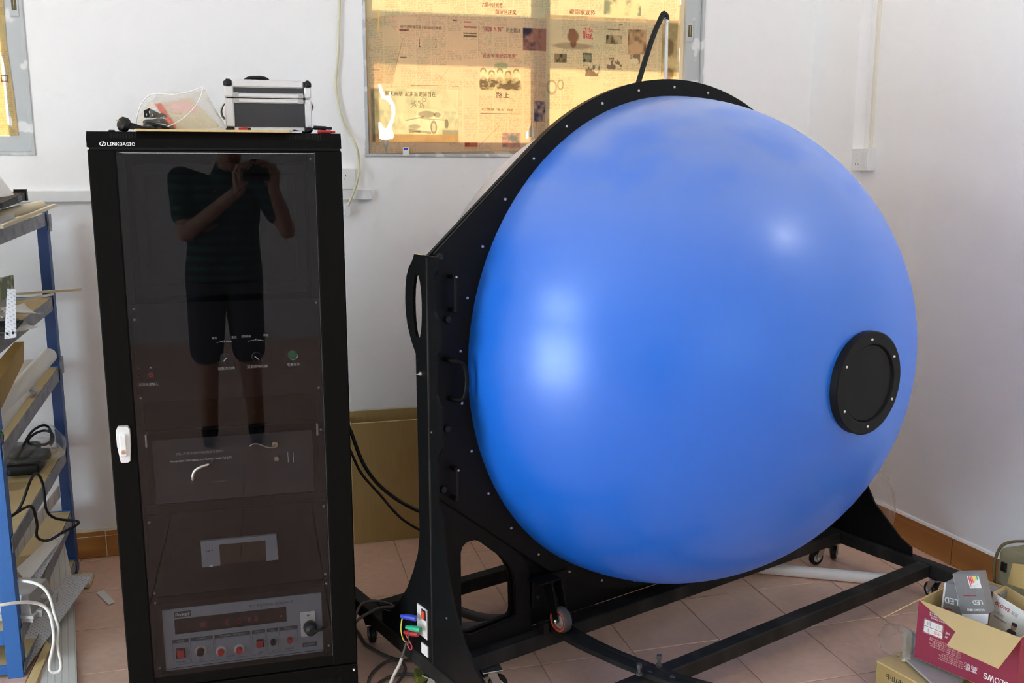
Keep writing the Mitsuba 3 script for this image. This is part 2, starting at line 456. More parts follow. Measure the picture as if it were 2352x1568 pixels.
scene[q]['emitter'] = area([L_LAMP, L_LAMP, L_LAMP * 0.97])
part(k, 'stem', cyl((2.32, 1.22, 2.65), (2.32, 1.22, ZC), 0.012), 'm_white')

# floor: the slab under the joints, and every tile in view a part
fk = thing('floor', 'floor of square terracotta tiles with thin joints', 'floor', kind='structure')
part(fk, 'screed', box(XL, 2.9, YF, YB, -0.06, -0.004, 0), 'm_grout', False)
PX, PY_ = 0.299, 0.2985
tile_ply = mikit.ply(box(0.0014, PX - 0.0014, 0.0014, PY_ - 0.0014, -0.010, 0.0, 0.0016), 'm_tile', False)
rng = np.random.default_rng(3)
for i in range(-6, 8):
    for j in range(-7, 6):
        x, y = 0.474 + i * PX, 2.235 + j * PY_
        if y + PY_ > YB + 0.02 or x > rw(y + PY_) + 0.0:
            continue
        part(fk, 'tile', tile_ply, None, M=T().translate([x, y, -0.0006 * rng.random()]))
# the row of cut tiles along the back wall and what lies outside the picture
cut_ply = mikit.ply(box(0.0014, PX - 0.0014, 0.0014, YB - (2.235 + 5 * PY_) - 0.001, -0.010, 0.0, 0.0016), 'm_tile', False)
for i in range(-6, 7):
    part(fk, 'tile', cut_ply, None, M=T().translate([0.474 + i * PX, 2.235 + 5 * PY_, 0]))
part(fk, 'far_tiles', cat([box(XL, 2.9, YF, 2.235 - 7 * PY_, -0.008, 0, 0), box(XL, 0.474 - 6 * PX, 2.235 - 7 * PY_, YB, -0.008, 0, 0)]), 'm_tile', False)

# skirting
SH, ST = 0.108, 0.011
bk = thing('baseboard_back', 'wood-grained tile skirting along the back wall', 'baseboard', kind='structure')
for i in range(-5, 6):
    x0, x1 = -0.627 + i * 0.6, -0.627 + (i + 1) * 0.6
    x1 = min(x1, 2.36)
    x0 = max(x0, XL)
    if x1 - x0 < 0.05:
        continue
    part(bk, 'tile', box(x0 + 0.0015, x1 - 0.0015, YB - ST, YB, 0.001, SH, 0.002), 'm_skirt', False)
    part(bk, 'groove', box(x0 + 0.0015, x1 - 0.0015, YB - ST - 0.0012, YB - ST + .001, SH * .80, SH * .80 + .002, 0), 'm_caulk', False) if -2 < i < 2 else None
part(bk, 'caulk_bead', hull([(x, y, z) for x in (XL, 2.36) for (y, z) in ((YB - ST, SH - .001), (YB, SH - .001), (YB, SH + 0.012), (YB - ST * .7, SH + .008))]), 'm_caulk', False)
part(bk, 'joint', box(-0.629, -0.6255, YB - ST + .001, YB - .001, 0, SH, 0), 'm_caulk', False)
rk = thing('baseboard_right', 'wood-grained tile skirting along the right wall', 'baseboard', kind='structure')
d = np.array([0.103, -1.0]) / math.hypot(0.103, 1); nrm = np.array([-d[1], d[0]]) * -1   # along the wall towards the camera; into the room
s0 = np.array([rw(3.43), 3.43])
for i in range(6):
    a, b = s0 + d * (0.6 * i + 0.0015), s0 + d * (0.6 * (i + 1) - 0.0015)
    part(rk, 'tile', slab([a, b, b + nrm * ST, a + nrm * ST], 0.001, SH), 'm_skirt', False)
a, b = s0, s0 + d * 3.6
part(rk, 'caulk_bead', hull([(*(q + nrm * o), z) for q in (a, b) for (o, z) in ((ST, SH - .001), (0, SH - .001), (0, SH + 0.012), (ST * .6, SH + .008))]), 'm_wall', False)

# ------------------------------------------------------------------ windows of the back wall and their newspapers
def sash_window(name, x0, x1, label, lock_x, stile_x):
    k = thing(name, label, 'window', kind='structure')
    y0, y1 = YB - 0.006, YB + 0.06
    w = 0.012
    fr = [box(x0, x0 + w, y0, y1, WZ0, WZ1), box(x1 - w, x1, y0, y1, WZ0, WZ1), box(x0, x1, y0, y1, WZ0, WZ0 + w), box(x0, x1, y0, y1, WZ1 - w, WZ1)]
    part(k, 'outer_frame', cat(fr), 'm_window_frame', False)
    mid = (x0 + x1) / 2
    for a, b, yy in ((x0 + w, mid + 0.03, YB + 0.032), (mid - 0.03, x1 - w, YB + 0.008)):
        sw = 0.068
        s = part(k, 'sash', cat([box(a, a + (0.03 if a < mid - .1 else sw), yy, yy + 0.022, WZ0 + w, WZ1 - w), box(b - sw, b, yy, yy + 0.022, WZ0 + w, WZ1 - w),
                                 box(a, b, yy, yy + 0.022, WZ0 + w, WZ0 + w + 0.055), box(a, b, yy, yy + 0.022, WZ1 - w - 0.055, WZ1 - w)]), 'm_window_frame', False)
        part(s, 'pane', (np.array([[a + .02, yy + .012, WZ0 + .05], [b - .04, yy + .012, WZ0 + .05], [b - .04, yy + .012, WZ1 - .05], [a + .02, yy + .012, WZ1 - .05]]), np.array([[0, 1, 2], [0, 2, 3]])), 'm_glass', False)
    l = part(k, 'lock', box(lock_x - 0.016, lock_x + 0.016, YB + 0.003, YB + 0.009, 2.010, 2.097, 0.003), 'm_window_frame', False)
    part(l, 'lock_slot', box(lock_x - 0.008, lock_x + 0.008, YB + 0.002, YB + 0.0045, 2.031, 2.078, 0.0005), 'm_canvas_trim', False)
    part(l, 'lock_bolt', box(lock_x - 0.001, lock_x + 0.001, YB + 0.0012, YB + 0.003, 2.035, 2.074, 0.0005), 'm_steel', False)
    return k

wk = sash_window('window_1', WX0, WX1, 'window with a grey aluminium frame, papered over with newspapers, right of the rack cabinet', 1.781, 0)
vk = sash_window('window_2', VX0 - 0.0, VX1, 'window with a worn grey aluminium frame at the left edge, papered over with newspapers', -0.786, 0)
# unseen board added outside, sized to cast the shadow band on the papers
solo('shading_board', box(0.1, 2.6, 4.20, 4.225, 2.046, 2.236, 0.002), 'm_plywood', 'unseen board added outside the papered window to cast a shadow band', 'board', smooth=False)

def blob(p, x0, x1, z0, z1, soft=0.002):
    return smoothstep(x0 - soft, x0 + soft, p.x) * (1 - smoothstep(x1 - soft, x1 + soft, p.x)) * smoothstep(z0 - soft, z0 + soft, p.z) * (1 - smoothstep(z1 - soft, z1 + soft, p.z))

def oval(p, cx, cz, rx, rz, soft=0.25):
    r = dr.sqrt(dr.square((p.x - cx) / rx) + dr.square((p.z - cz) / rz))
    return 1 - smoothstep(1 - soft, 1 + soft, r)

def newsprint(paper, cw, x0, seed, photos=(), inks=(), blank=()):
    """columns of small print on yellowed paper; photos (x0, x1, z0, z1, dark colour, light colour, scale); inks: functions p -> (amount, colour)"""
    def fn(p, n, uv):
        col = (p.x - x0) / cw
        inside = smoothstep(0.03, 0.06, col - dr.floor(col)) * (1 - smoothstep(0.93, 0.97, col - dr.floor(col)))
        para = dr.select(cell_rand(dr.floor(col), dr.floor(p.z / 0.037 + cell_rand(dr.floor(col), seed) * 3), seed) > 0.3, mi.Float(1), mi.Float(0.25))
        line = smoothstep(0.25, 0.4, dr.abs((p.z / 0.0062 + seed) - dr.floor(p.z / 0.0062 + seed) - 0.5) * 2)
        word = smoothstep(0.30, 0.55, pn(p.x * 330, dr.floor(p.z / 0.0062), seed))
        t = inside * para * line * word * 0.22
        yellow = pf(p.x * 4, p.z * 4, seed + 2)
        c = mix(paper, (paper[0] * 0.95, paper[1] * 0.92, paper[2] * 0.80), yellow)
        back = smoothstep(0.42, 0.60, pf(dr.floor(p.x / 0.021) * 0.37, dr.floor(p.z / 0.017) * 0.29 + seed, 3.0)) * smoothstep(0.35, 0.6, pf(p.x * 11 + seed, p.z * 13, 1.0))
        c = mix(c, (paper[0] * 0.84, paper[1] * 0.93, paper[2] * 0.88), back * 0.6)
        c = c * (1 - t)
        for (a, b, e, f, dark, light, s) in photos:
            m = blob(p, a, b, e, f)
            v = pf(p.x * s, p.z * s * 0.8, a * 37 + e, octaves=4)
            v = smoothstep(0.34, 0.62, v)
            c = c * (1 - m) + mix(dark, light, v) * m
        for g in inks:
            amt, ink = g(p)
            c = c * (1 - amt) + mi.Color3f(ink) * amt
        return c
    return mikit.proc(fn)

def paper_mat(name, tex, trans=1.1):
    scene[name] = {'type': 'principledthin', 'base_color': tex, 'roughness': 0.8, 'diff_trans': float(trans), 'spec_trans': 0.0}

PAPER = (0.87, 0.72, 0.49)
PAPER_PINK = (0.90, 0.66, 0.47)
def tilt(p, x0, z0, x1, z1, w):
    """a line from (x0, z0) to (x1, z1) of width w"""
    L = math.hypot(x1 - x0, z1 - z0)
    t = ((p.x - x0) * (x1 - x0) + (p.z - z0) * (z1 - z0)) / L
    d = dr.abs((p.x - x0) * (z1 - z0) - (p.z - z0) * (x1 - x0)) / L
    return (1 - smoothstep(w * .6, w, d)) * smoothstep(-.002, .002, t) * (1 - smoothstep(L - .002, L + .002, t))
def ink_sky(p):                                  # the advertisement's ground: a pale sky over a brown road
    road = blob(p, 0.448, 0.790, 1.590, 1.622, 0.004)
    return road * 0.75, (0.42, 0.22, 0.07)
def ink_teal(p):
    sky = blob(p, 0.475, 0.790, 1.700, 1.797, 0.012)
    town = blob(p, 0.455, 0.790, 1.640, 1.712, 0.006) * smoothstep(0.45, 0.62, pf(p.x * 70, p.z * 34, 6.0))
    return dr.clip(sky * 0.30 + town * 0.4, 0, .8), (0.36, 0.42, 0.30)
def ink_car(p):                                  # a car in an advertisement, seen from the front quarter
    return dr.maximum(oval(p, 0.660, 1.664, 0.080, 0.032, .12), oval(p, 0.672, 1.695, 0.052, 0.026, .12)) * 0.6, (0.86, 0.78, 0.56)
def ink_a(p):
    glass = oval(p, 0.662, 1.700, 0.034, 0.013, .2) + oval(p, 0.705, 1.698, 0.014, 0.010, .2)
    wheels = oval(p, 0.690, 1.650, 0.013, 0.026, .12) * (1 - 0.7 * oval(p, 0.690, 1.650, 0.008, 0.018, .2)) + oval(p, 0.742, 1.664, 0.008, 0.018)
    grill = oval(p, 0.614, 1.652, 0.024, 0.009) + blob(p, 0.592, 0.636, 1.628, 1.634, .001) + tilt(p, .58, 1.675, .65, 1.690, .003) + tilt(p, .59, 1.640, .68, 1.628, .006) + tilt(p, .64, 1.684, .735, 1.678, .002)
    lines = blob(p, 0.60, 0.655, 1.722, 1.752, .002) * smoothstep(.45, .55, pn(p.x * 260, p.z * 300, 4.0)) * .5 + (oval(p, .652, 1.755, .009, .009, .1) - oval(p, .652, 1.755, .0065, .0065, .1)) * .5
    side = blob(p, 0.444, 0.476, 1.592, 1.795, 0.006) * (.55 + .4 * pf(p.x * 60, p.z * 30, 2.0))
    crowd = blob(p, .725, .79, 1.622, 1.640, .003) * .5
    return dr.clip(glass * .55 + wheels * 0.7 + grill * 0.5 + lines + side * 0.9 + crowd, 0, 0.9), (0.10, 0.085, 0.06)
def ink_fold(p):
    d = tilt(p, .575, 1.985, .556, 1.92, .0025) + tilt(p, .556, 1.92, .525, 1.80, .0025) + tilt(p, 1.115, 1.70, 1.11, 1.60, .002) + tilt(p, .87, 1.575, .96, 1.66, .004) * .6
    for i, (a, b, c, e) in enumerate(((.90, 1.695, .965, 1.655), (.92, 1.645, .975, 1.690), (.985, 1.66, 1.04, 1.69), (.99, 1.70, 1.02, 1.65), (1.02, 1.655, 1.045, 1.668), (.615, 1.84, .635, 1.885), (.64, 1.83, .66, 1.88), (.72, 1.835, .76, 1.885), (.70, 1.86, .735, 1.83))):
        d = d + tilt(p, a, b, c, e, .0014) * .8
    return dr.clip(d * .45, 0, .6), (0.36, 0.24, 0.12)
def ink_b(p):                                    # bars and rules of the front page
    r = blob(p, 0.815, 0.867, 2.0320, 2.0390, 0.001) + blob(p, 0.815, 0.845, 2.052, 2.057, 0.001) + blob(p, 0.56, 0.60, 2.013, 2.019, 0.001)
    return dr.clip(r * 0.75, 0, 0.8), (0.45, 0.06, 0.07)
def ink_c(p):
    r = blob(p, 0.814, 0.867, 2.010, 2.0145, 0.001) + blob(p, 0.814, 0.867, 1.998, 2.005, 0.001) + blob(p, 0.562, 0.592, 2.012, 2.0165, 0.001) + blob(p, 0.563, 0.588, 1.911, 1.916, 0.001) \
        + blob(p, 0.771, 0.788, 2.056, 2.062, 0.001) + blob(p, 0.448, 0.472, 1.979, 1.983, 0.001) + blob(p, 0.452, 0.48, 1.862, 1.866, 0.001) + blob(p, 0.879, 1.048, 1.7055, 1.708, 0.0008) \
        + blob(p, 0.8745, 0.8755, 1.92, 2.042, 0.0005) + blob(p, 0.60, 0.79, 1.8085, 1.8105, 0.0008)
    heads = 0.0
    for i in range(5):
        hx, hz = 0.893 + i * 0.034, 1.866 - 0.008 * (i % 2)
        heads = heads + (oval(p, hx, hz + .005, 0.0125, 0.0125, 0.1) - oval(p, hx, hz - .002, 0.0095, 0.0125, 0.2)) * .65 + oval(p, hx, 1.825, .017, .026, .15) * .35
    lawn = blob(p, 0.879, 1.048, 1.800, 1.838, 0.008) * smoothstep(0.3, 0.6, pf(p.x * 55, p.z * 70, 3.0)) * 0.85
    return dr.clip(r * 0.8 + heads + lawn, 0, 0.9), (0.12, 0.085, 0.05)
def ink_green(p):
    return oval(p, 0.968, 1.893, 0.027, 0.013) * 0.6 + blob(p, 0.655, 0.70, 1.945, 1.99, 0.01) * 0.25 + blob(p, 0.455, 0.54, 1.90, 1.955, 0.02) * 0.2, (0.25, 0.38, 0.22)
PH_A = [(0.448, 0.790, 1.592, 1.797, (0.62, 0.60, 0.40), (0.86, 0.76, 0.50), 30),
        (1.056, 1.160, 1.955, 2.041, (0.05, 0.05, 0.09), (0.50, 0.24, 0.17), 24),
        (1.104, 1.160, 1.678, 1.760, (0.10, 0.09, 0.16), (0.62, 0.42, 0.30), 40),
        (0.970, 1.047, 1.574, 1.632, (0.20, 0.24, 0.24), (0.70, 0.36, 0.28), 45),
        (0.815, 0.868, 1.575, 1.592, (0.45, 0.06, 0.05), (0.60, 0.20, 0.12), 45),
        (0.879, 1.048, 1.798, 1.880, (0.62, 0.50, 0.27), (0.86, 0.74, 0.48), 30)]
paper_mat('m_news_a', newsprint(PAPER_PINK, 0.062, 0.437, 3, PH_A, (ink_teal, ink_sky, ink_car, ink_a, ink_b, ink_c, ink_green, ink_fold)))
def ink_vase(p):
    return dr.clip(oval(p, 1.267, 2.016, 0.024, 0.024) + oval(p, 1.268, 1.987, 0.013, 0.016) + oval(p, 1.262, 2.038, 0.014, 0.008), 0, 1) * 0.85, (0.27, 0.085, 0.045)
def ink_b2(p):
    lines = blob(p, 1.415, 1.470, 2.046, 2.0510, 0.001) + blob(p, 1.465, 1.48, 2.066, 2.071, 0.001)
    rug = oval(p, 1.267, 1.978, 0.085, 0.012) * 0.5
    rings = oval(p, 1.178, 1.815, 0.022, 0.028) * (1 - oval(p, 1.178, 1.815, 0.017, 0.022)) + oval(p, 1.215, 1.825, 0.013, 0.020) * (1 - oval(p, 1.215, 1.825, 0.009, 0.015))
    furn = blob(p, 1.309, 1.383, 1.862, 1.905, 0.002) * smoothstep(0.45, 0.6, pf(p.x * 70, p.z * 60, 9.0)) * 0.8
    chair = blob(p, 1.413, 1.479, 1.891, 1.939, 0.002) * smoothstep(0.48, 0.6, pf(p.x * 80, p.z * 60, 4.0)) * 0.8
    figure = oval(p, 1.690, 1.985, 0.020, 0.035) * 0.7 + oval(p, 1.690, 1.88, 0.022, 0.024) * 0.7
    return dr.clip(lines * 0.7 + rug + rings * 0.7 + furn + chair + figure, 0, 0.88), (0.16, 0.085, 0.06)
PH_B = [(1.188, 1.240, 1.912, 1.947, (0.02, 0.018, 0.02), (0.35, 0.27, 0.15), 60),
        (1.309, 1.347, 1.917, 1.953, (0.03, 0.03, 0.035), (0.30, 0.30, 0.20), 60),
        (1.409, 1.479, 1.991, 2.026, (0.10, 0.07, 0.04), (0.62, 0.50, 0.30), 40),
        (1.505, 1.586, 1.955, 2.052, (0.16, 0.07, 0.04), (0.66, 0.44, 0.25), 36),
        (1.516, 1.560, 1.915, 1.955, (0.30, 0.20, 0.12), (0.86, 0.72, 0.48), 50),
        (1.655, 1.725, 1.870, 2.085, (0.42, 0.34, 0.17), (0.72, 0.58, 0.30), 24)]
paper_mat('m_news_b', newsprint(PAPER, 0.060, 1.156, 7, PH_B, (ink_vase, ink_b2)))
PH_C = [(1.398, 1.56, 2.106, 2.185, (0.28, 0.32, 0.22), (0.84, 0.74, 0.44), 34)]
paper_mat('m_news_c', newsprint((0.90, 0.78, 0.54), 0.064, 0.44, 11, PH_C))
paper_mat('m_news_strip', newsprint((0.93, 0.86, 0.66), 0.062, 0.437, 4), 1.3)
paper_mat('m_news_d', newsprint((0.86, 0.68, 0.38), 0.064, -1.2, 5))
scene['m_film_tape'] = {'type': 'blendbsdf', 'weight': 0.25, 'a': {'type': 'thindielectric', 'int_ior': 1.45}, 'b': {'type': 'principledthin', 'base_color': rgb(0.9, 0.88, 0.8), 'roughness': 0.25, 'diff_trans': 1.0}}

def sheet(poly, y, dy=0.0):
    """a paper lying flat against the sash: polygon in (x, z)"""
    v, f = trimesh.creation.triangulate_polygon(poly, engine='earcut')
    return trimesh.Trimesh(np.stack([v[:, 0], np.full(len(v), y), v[:, 1]], 1), f, process=False)

YP = YB + 0.0045
crack = Polygon([(0.474, 1.812), (0.486, 1.81), (0.492, 1.785), (0.503, 1.767), (0.512, 1.767), (0.524, 1.791), (0.52, 1.765), (0.537, 1.734), (0.539, 1.706), (0.532, 1.67), (0.521, 1.65), (0.533, 1.614), (0.524, 1.603),
                 (0.473, 1.604), (0.472, 1.665), (0.479, 1.667), (0.496, 1.642), (0.505, 1.646), (0.524, 1.69), (0.523, 1.73), (0.507, 1.751), (0.487, 1.757), (0.481, 1.776)])
slit = Polygon([(0.479, 1.606), (0.512, 1.606), (0.500, 1.545), (0.493, 1.569)])
hole2 = Polygon([(1.094, 1.706), (1.103, 1.702), (1.094, 1.665), (1.108, 1.636), (1.104, 1.619), (1.072, 1.61), (1.072, 1.635), (1.090, 1.66)])
hole3 = Polygon([(0.477, 2.084), (0.485, 2.086), (0.488, 2.061), (0.482, 2.045), (0.486, 2.022), (0.477, 2.009), (0.475, 2.018), (0.48, 2.041)])
pa = Polygon([(0.505, 2.066), (0.641, 2.075), (0.849, 2.075), (1.158, 2.081), (1.160, 1.640), (1.16, 1.563), (0.844, 1.558), (0.437, 1.547), (0.435, 1.799), (0.428, 1.962), (0.432, 2.045)]) - crack - slit - hole2 - hole3
n1 = thing('newspaper_sheet', 'yellowed newspaper page with a car advertisement, pasted on the lower left of the window', 'newspaper', 'newspapers on the right window')
part(n1, 'page', sheet(pa, YP), 'm_news_a', False)
pb = Polygon([(1.153, 2.096), (1.733, 2.094), (1.736, 1.87), (1.730, 1.552), (1.150, 1.552)])
n2 = thing('newspaper_sheet', 'yellowed newspaper page with a vase and furniture, on the right of the window', 'newspaper', 'newspapers on the right window')
part(n2, 'page', sheet(pb, YP - 0.0012), 'm_news_b', False)
pc = Polygon([(0.436, 2.74), (1.17, 2.74), (1.17, 2.078), (0.6, 2.066), (0.507, 2.062), (0.49, 2.03), (0.438, 2.015)]) - hole3
n3 = thing('newspaper_sheet', 'bright yellow newspaper page above the page with the car advertisement', 'newspaper', 'newspapers on the right window')
part(n3, 'page', sheet(pc, YP + 0.0010), 'm_news_c', False)
pd = Polygon([(1.165, 2.74), (1.74, 2.74), (1.731, 2.085), (1.165, 2.085)])
n4 = thing('newspaper_sheet', 'bright newspaper page with a crowd picture, above the page with the vase', 'newspaper', 'newspapers on the right window')
part(n4, 'page', sheet(pd, YP + 0.0010), 'm_news_c', False)
n7 = thing('newspaper_sheet', 'narrow torn newspaper strip over the left part of the page with the car advertisement', 'newspaper', 'newspapers on the right window')
part(n7, 'page', sheet(Polygon([(.432, 2.04), (.505, 2.062), (.572, 1.979), (.555, 1.92), (.524, 1.812), (.487, 1.815), (.436, 1.802)]) - hole3.buffer(.002), YP - .0016), 'm_news_strip', False)
# headlines, printed: thin ink on the pages
def head(parent, text, x, z, h, mat, y=YP - 0.0008, width=None):
    part(parent, 'headline', on_front(lettering(text, h, 0.0002, width=width), x, y, z), mat, False)
head(n1, '“说去哪里就去哪里”', 0.958, 1.931, 0.0125, 'm_ink_maroon', width=0.150)
head(n1, '“国旗入赛”', 0.932, 2.0315, 0.015, 'm_ink_maroon', width=0.085)
head(n1, '历史裁决', 1.016, 2.030, 0.014, 'm_ink_dark', width=0.058)
head(n1, '破产清算案房屋卡被冻结的难题', 0.646, 2.028, 0.0085, 'm_ink_brown', width=0.160)
head(n1, '新天高朋  起步至更加自在', 0.60, 1.777, 0.0150, 'm_ink_brown', width=0.20)
head(n1, '路上', 0.973, 1.779, 0.0185, 'm_ink_brown', width=0.056)
head(n1, '东门警报“最大”启动', 0.95, 1.722, 0.0075, 'm_ink_brown', width=0.13)
part(n1, 'bracket', ext_xz(Polygon([(0.637, 1.985), (0.642, 1.985), (0.642, 1.983), (0.639, 1.983), (0.639, 1.956), (0.642, 1.956), (0.642, 1.954), (0.637, 1.954)]), YP - 0.001, YP - 0.0008), 'm_ink_dark', False)
part(n1, 'bracket', ext_xz(Polygon([(0.705, 1.985), (0.700, 1.985), (0.700, 1.983), (0.703, 1.983), (0.703, 1.956), (0.700, 1.956), (0.700, 1.954), (0.705, 1.954)]), YP - 0.001, YP - 0.0008), 'm_ink_maroon', False)
head(n3, '六届小区竞歌', 0.930, 2.123, 0.0145, 'm_ink_maroon', width=0.085)
head(n3, '海淀区获奖', 0.985, 2.098, 0.0145, 'm_ink_maroon', width=0.085)
head(n2, '藏', 1.329, 2.029, 0.036, 'm_ink_red', YP - 0.002)
head(n4, '藏国家宣传', 1.305, 2.111, 0.016, 'm_ink_maroon', YP - 0.002, width=0.11)
# tape
for (x, z, w, h, a) in ((0.90, 1.575, 0.20, 0.022, 0.02), (0.565, 2.06, 0.012, 0.10, 0.1)):
    pass
t = thing('paper_label', 'small white paper scrap with blue print stuck on the window frame below the car advertisement', 'label')
part(t, 'paper', box(0.563, 0.587, YB - 0.0085, YB - 0.007, 1.5405, 1.572, 0), 'm_white_matte', False)
part(t, 'print', box(0.566, 0.584, YB - 0.0089, YB - 0.0083, 1.560, 1.569, 0), 'm_plug_blue', False)

# left window's paper, torn
tear = Polygon([(-0.846, 1.90), (-0.836, 1.86), (-0.831, 1.82), (-0.833, 1.764), (-0.834, 1.703), (-0.826, 1.657), (-0.827, 1.631), (-0.842, 1.646), (-0.843, 1.703), (-0.842, 1.763), (-0.844, 1.82)])
pl_ = Polygon([(-1.45, 2.72), (-0.818, 2.72), (-0.8185, 2.061), (-0.821, 1.914), (-0.813, 1.756), (-0.809, 1.604), (-1.45, 1.595)]) - tear
n5 = thing('newspaper_sheet', 'torn yellow newspaper page over the window at the left edge', 'newspaper')
part(n5, 'page', sheet(pl_, YP), 'm_news_d', False)
part(n5, 'headline', on_front(lettering('门口', 0.022, 0.0002), -0.853, YP - 0.0008, 1.80), 'm_ink_brown', False)
n6 = thing('newspaper_sheet', 'yellow newspaper page over the far part of the left window, beside the torn page', 'newspaper')
part(n6, 'page', sheet(sbox(-2.13, 1.55, -1.44, 2.72), YP + 0.001), 'm_news_d', False)

# ------------------------------------------------------------------ rack cabinet
RX0, RX1, RY0, RY1, RZ = -0.386, 0.214, 2.475, 3.075, 1.574
rack = thing('rack_cabinet', 'tall black equipment rack cabinet with a smoked glass door', 'cabinet')
part(rack, 'side_panel', box(RX0, RX0 + .012, RY0 + .02, RY1, .03, 1.532), 'm_rack')
part(rack, 'side_panel', box(RX1 - .012, RX1, RY0 + .02, RY1, .03, 1.532), 'm_rack')
part(rack, 'back_panel', box(RX0, RX1, RY1 - .012, RY1, .03, 1.532), 'm_rack_dark')
part(rack, 'bottom_panel', box(RX0, RX1, RY0 + .02, RY1, .03, .045), 'm_rack_dark')
# top cover with a bevelled front
prof = Polygon([(RY0, 1.536), (RY0, 1.556), (RY0 + .012, 1.5735), (RY1, 1.5735), (RY1, 1.536)])
top = part(rack, 'top_cover', ext_yz(prof, RX0, RX1), 'm_rack', False)
part(top, 'seam', box(RX0 + .004, RX1 - .004, RY0 + .001, RY0 + .03, 1.5305, 1.537, 0), 'm_rack_dark', False)
sl = []
for (a, b) in ((-0.333, -0.272), (0.079, 0.163)):
    x = a
    while x < b:
        sl.append(hull([(x + o, RY0 + e * .012 - .0004 * w, 1.556 + e * .0175 - .0002 * w) for o in (0, .0036) for e in (.12, .86) for w in (0, 1)]))
        x += .0069
part(top, 'vent_slots', cat(sl), 'm_rack_dark', False, kind='stuff')
lg = part(top, 'logo', on_front(lettering('LINKBASIC', .0072, .0005, bold=True, width=.062, res=64), -.309, RY0 - .0001, 1.5437), 'm_ink_white', False)
a = np.linspace(0, 2 * np.pi, 28)
ring = Polygon(np.c_[-.350 + .0078 * np.cos(a), 1.5437 + .0052 * np.sin(a)]) - Polygon(np.c_[-.350 + .0060 * np.cos(a), 1.5437 + .0036 * np.sin(a)])
bolt_ = Polygon([(-.3535, 1.538), (-.351, 1.538), (-.346, 1.5495), (-.3485, 1.5495)])
part(top, 'emblem', ext_xz(unary_union([ring, bolt_]), RY0 - .0005, RY0 + .0005), 'm_ink_white', False)
# door
DZ0, DZT, GX0, GX1 = .118, 1.5305, -.323, .147
door = part(rack, 'door', cat([box(RX0, GX0, RY0, RY0 + .022, DZ0, DZT, .003), box(GX1, RX1, RY0, RY0 + .022, DZ0, DZT, .003),
                               box(GX0 - .002, GX1 + .002, RY0 + .004, RY0 + .02, DZ0, DZ0 + .03), box(GX0 - .002, GX1 + .002, RY0 + .003, RY0 + .02, DZT - .006, DZT)]), 'm_rack')
V = np.array([[GX0, RY0 + .006, DZ0 + .004], [GX1, RY0 + .006, DZ0 + .004], [GX1, RY0 + .006, DZT - .001], [GX0, RY0 + .006, DZT - .001]])
part(door, 'glass_pane', (V, np.array([[0, 1, 2], [0, 2, 3]])), 'm_glass_smoked', False, label='smoked glass pane')
part(door, 'glass_edge', box(GX1 - .0012, GX1 + .0004, RY0 + .001, RY0 + .006, DZ0 + .03, DZT - .002, 0), 'm_panel_grey', False)
hp = part(door, 'lock_handle', hull([(x, y, z) for (x0, x1, z) in ((-.3685, -.3365, .838), (-.364, -.341, .848), (-.3685, -.3365, .80), (-.3625, -.3405, .757), (-.359, -.345, .7545)) for x in (x0, x1) for y in (RY0 - .014, RY0)]), 'm_plastic_white', False, label='white swing handle lock')
part(door, 'lock_lever', box(-.3615, -.3440, RY0 - .022, RY0 - .013, .771, .829, .003), 'm_white')
part(door, 'key_lock', cyl((-.3535, RY0 - .025, .785), (-.3535, RY0 - .018, .785), .0058, 20, .001), 'm_brass')
part(door, 'key_slot', box(-.3540, -.3530, RY0 - .0255, RY0 - .0245, .781, .789, 0), 'm_rack_dark', False)
for x in (RX0 + .004, RX1 - .004):
    part(door, 'hinge_pin', box(x - .004, x + .004, RY0 + .002, RY0 + .010, 1.5310, 1.5355, .0008), 'm_white', False)
base = part(rack, 'base_panel', box(RX0, RX1, RY0 + .001, RY0 + .02, .028, DZ0 - .004, .002), 'm_rack')
part(base, 'bolt', cyl((.203, RY0 - .003, .098), (.203, RY0 + .002, .098), .0035, 12, .001), 'm_white')
sl = [box(x, x + .003, RY0 - .0002, RY0 + .002, .055, .082, 0) for x in np.arange(.06, .165, .0065)]
part(base, 'vent_slots', cat(sl), 'm_rack_dark', False, kind='stuff')
for x in (RX0 + .05, RX1 - .05):
    for y in (RY0 + .06, RY1 - .06):
        part(rack, 'foot', cyl((x, y, 0), (x, y, .031), .02, 20, .003), 'm_rubber')
# mounting rails
for x in (-.318, .141):
    r = part(rack, 'mounting_rail', box(x - .012, x + .012, RY0 + .033, RY0 + .055, .05, 1.52), 'm_rack_dark', False)
Y2 = RY0 + .030
def rack_screws(parent, pts):
    for x, z in pts:
        part(parent, 'screw', cyl((x, Y2 - .004, z), (x, Y2 + .002, z), .0034, 12, .0012), 'm_steel')
for x in (-.309, .1375):
    for z in (1.46, 1.50):
        if x > 0 and z > 1.48:
            rack_screws(rack, [(x, z + .01)])
rack_screws(rack, [(-.311, 1.112), (-.310, .909), (.137, .910), (.138, .794), (.138, .577), (-.311, .576), (.138, .352), (-.311, .350)])

# monitor at the top of the rack
mo = thing('rack_monitor', 'dark screen behind the smoked glass at the top of the rack cabinet', 'monitor')
part(mo, 'bezel', cat([box(-.292, .122, Y2, Y2 + .03, 1.165, 1.20, .004), box(-.292, .122, Y2, Y2 + .03, 1.47, 1.50, .004), box(-.292, -.262, Y2, Y2 + .03, 1.165, 1.50, .004), box(.092, .122, Y2, Y2 + .03, 1.165, 1.50, .004)]), 'm_panel')
part(mo, 'screen', box(-.264, .094, Y2 + .010, Y2 + .02, 1.198, 1.472), 'm_panel', False)

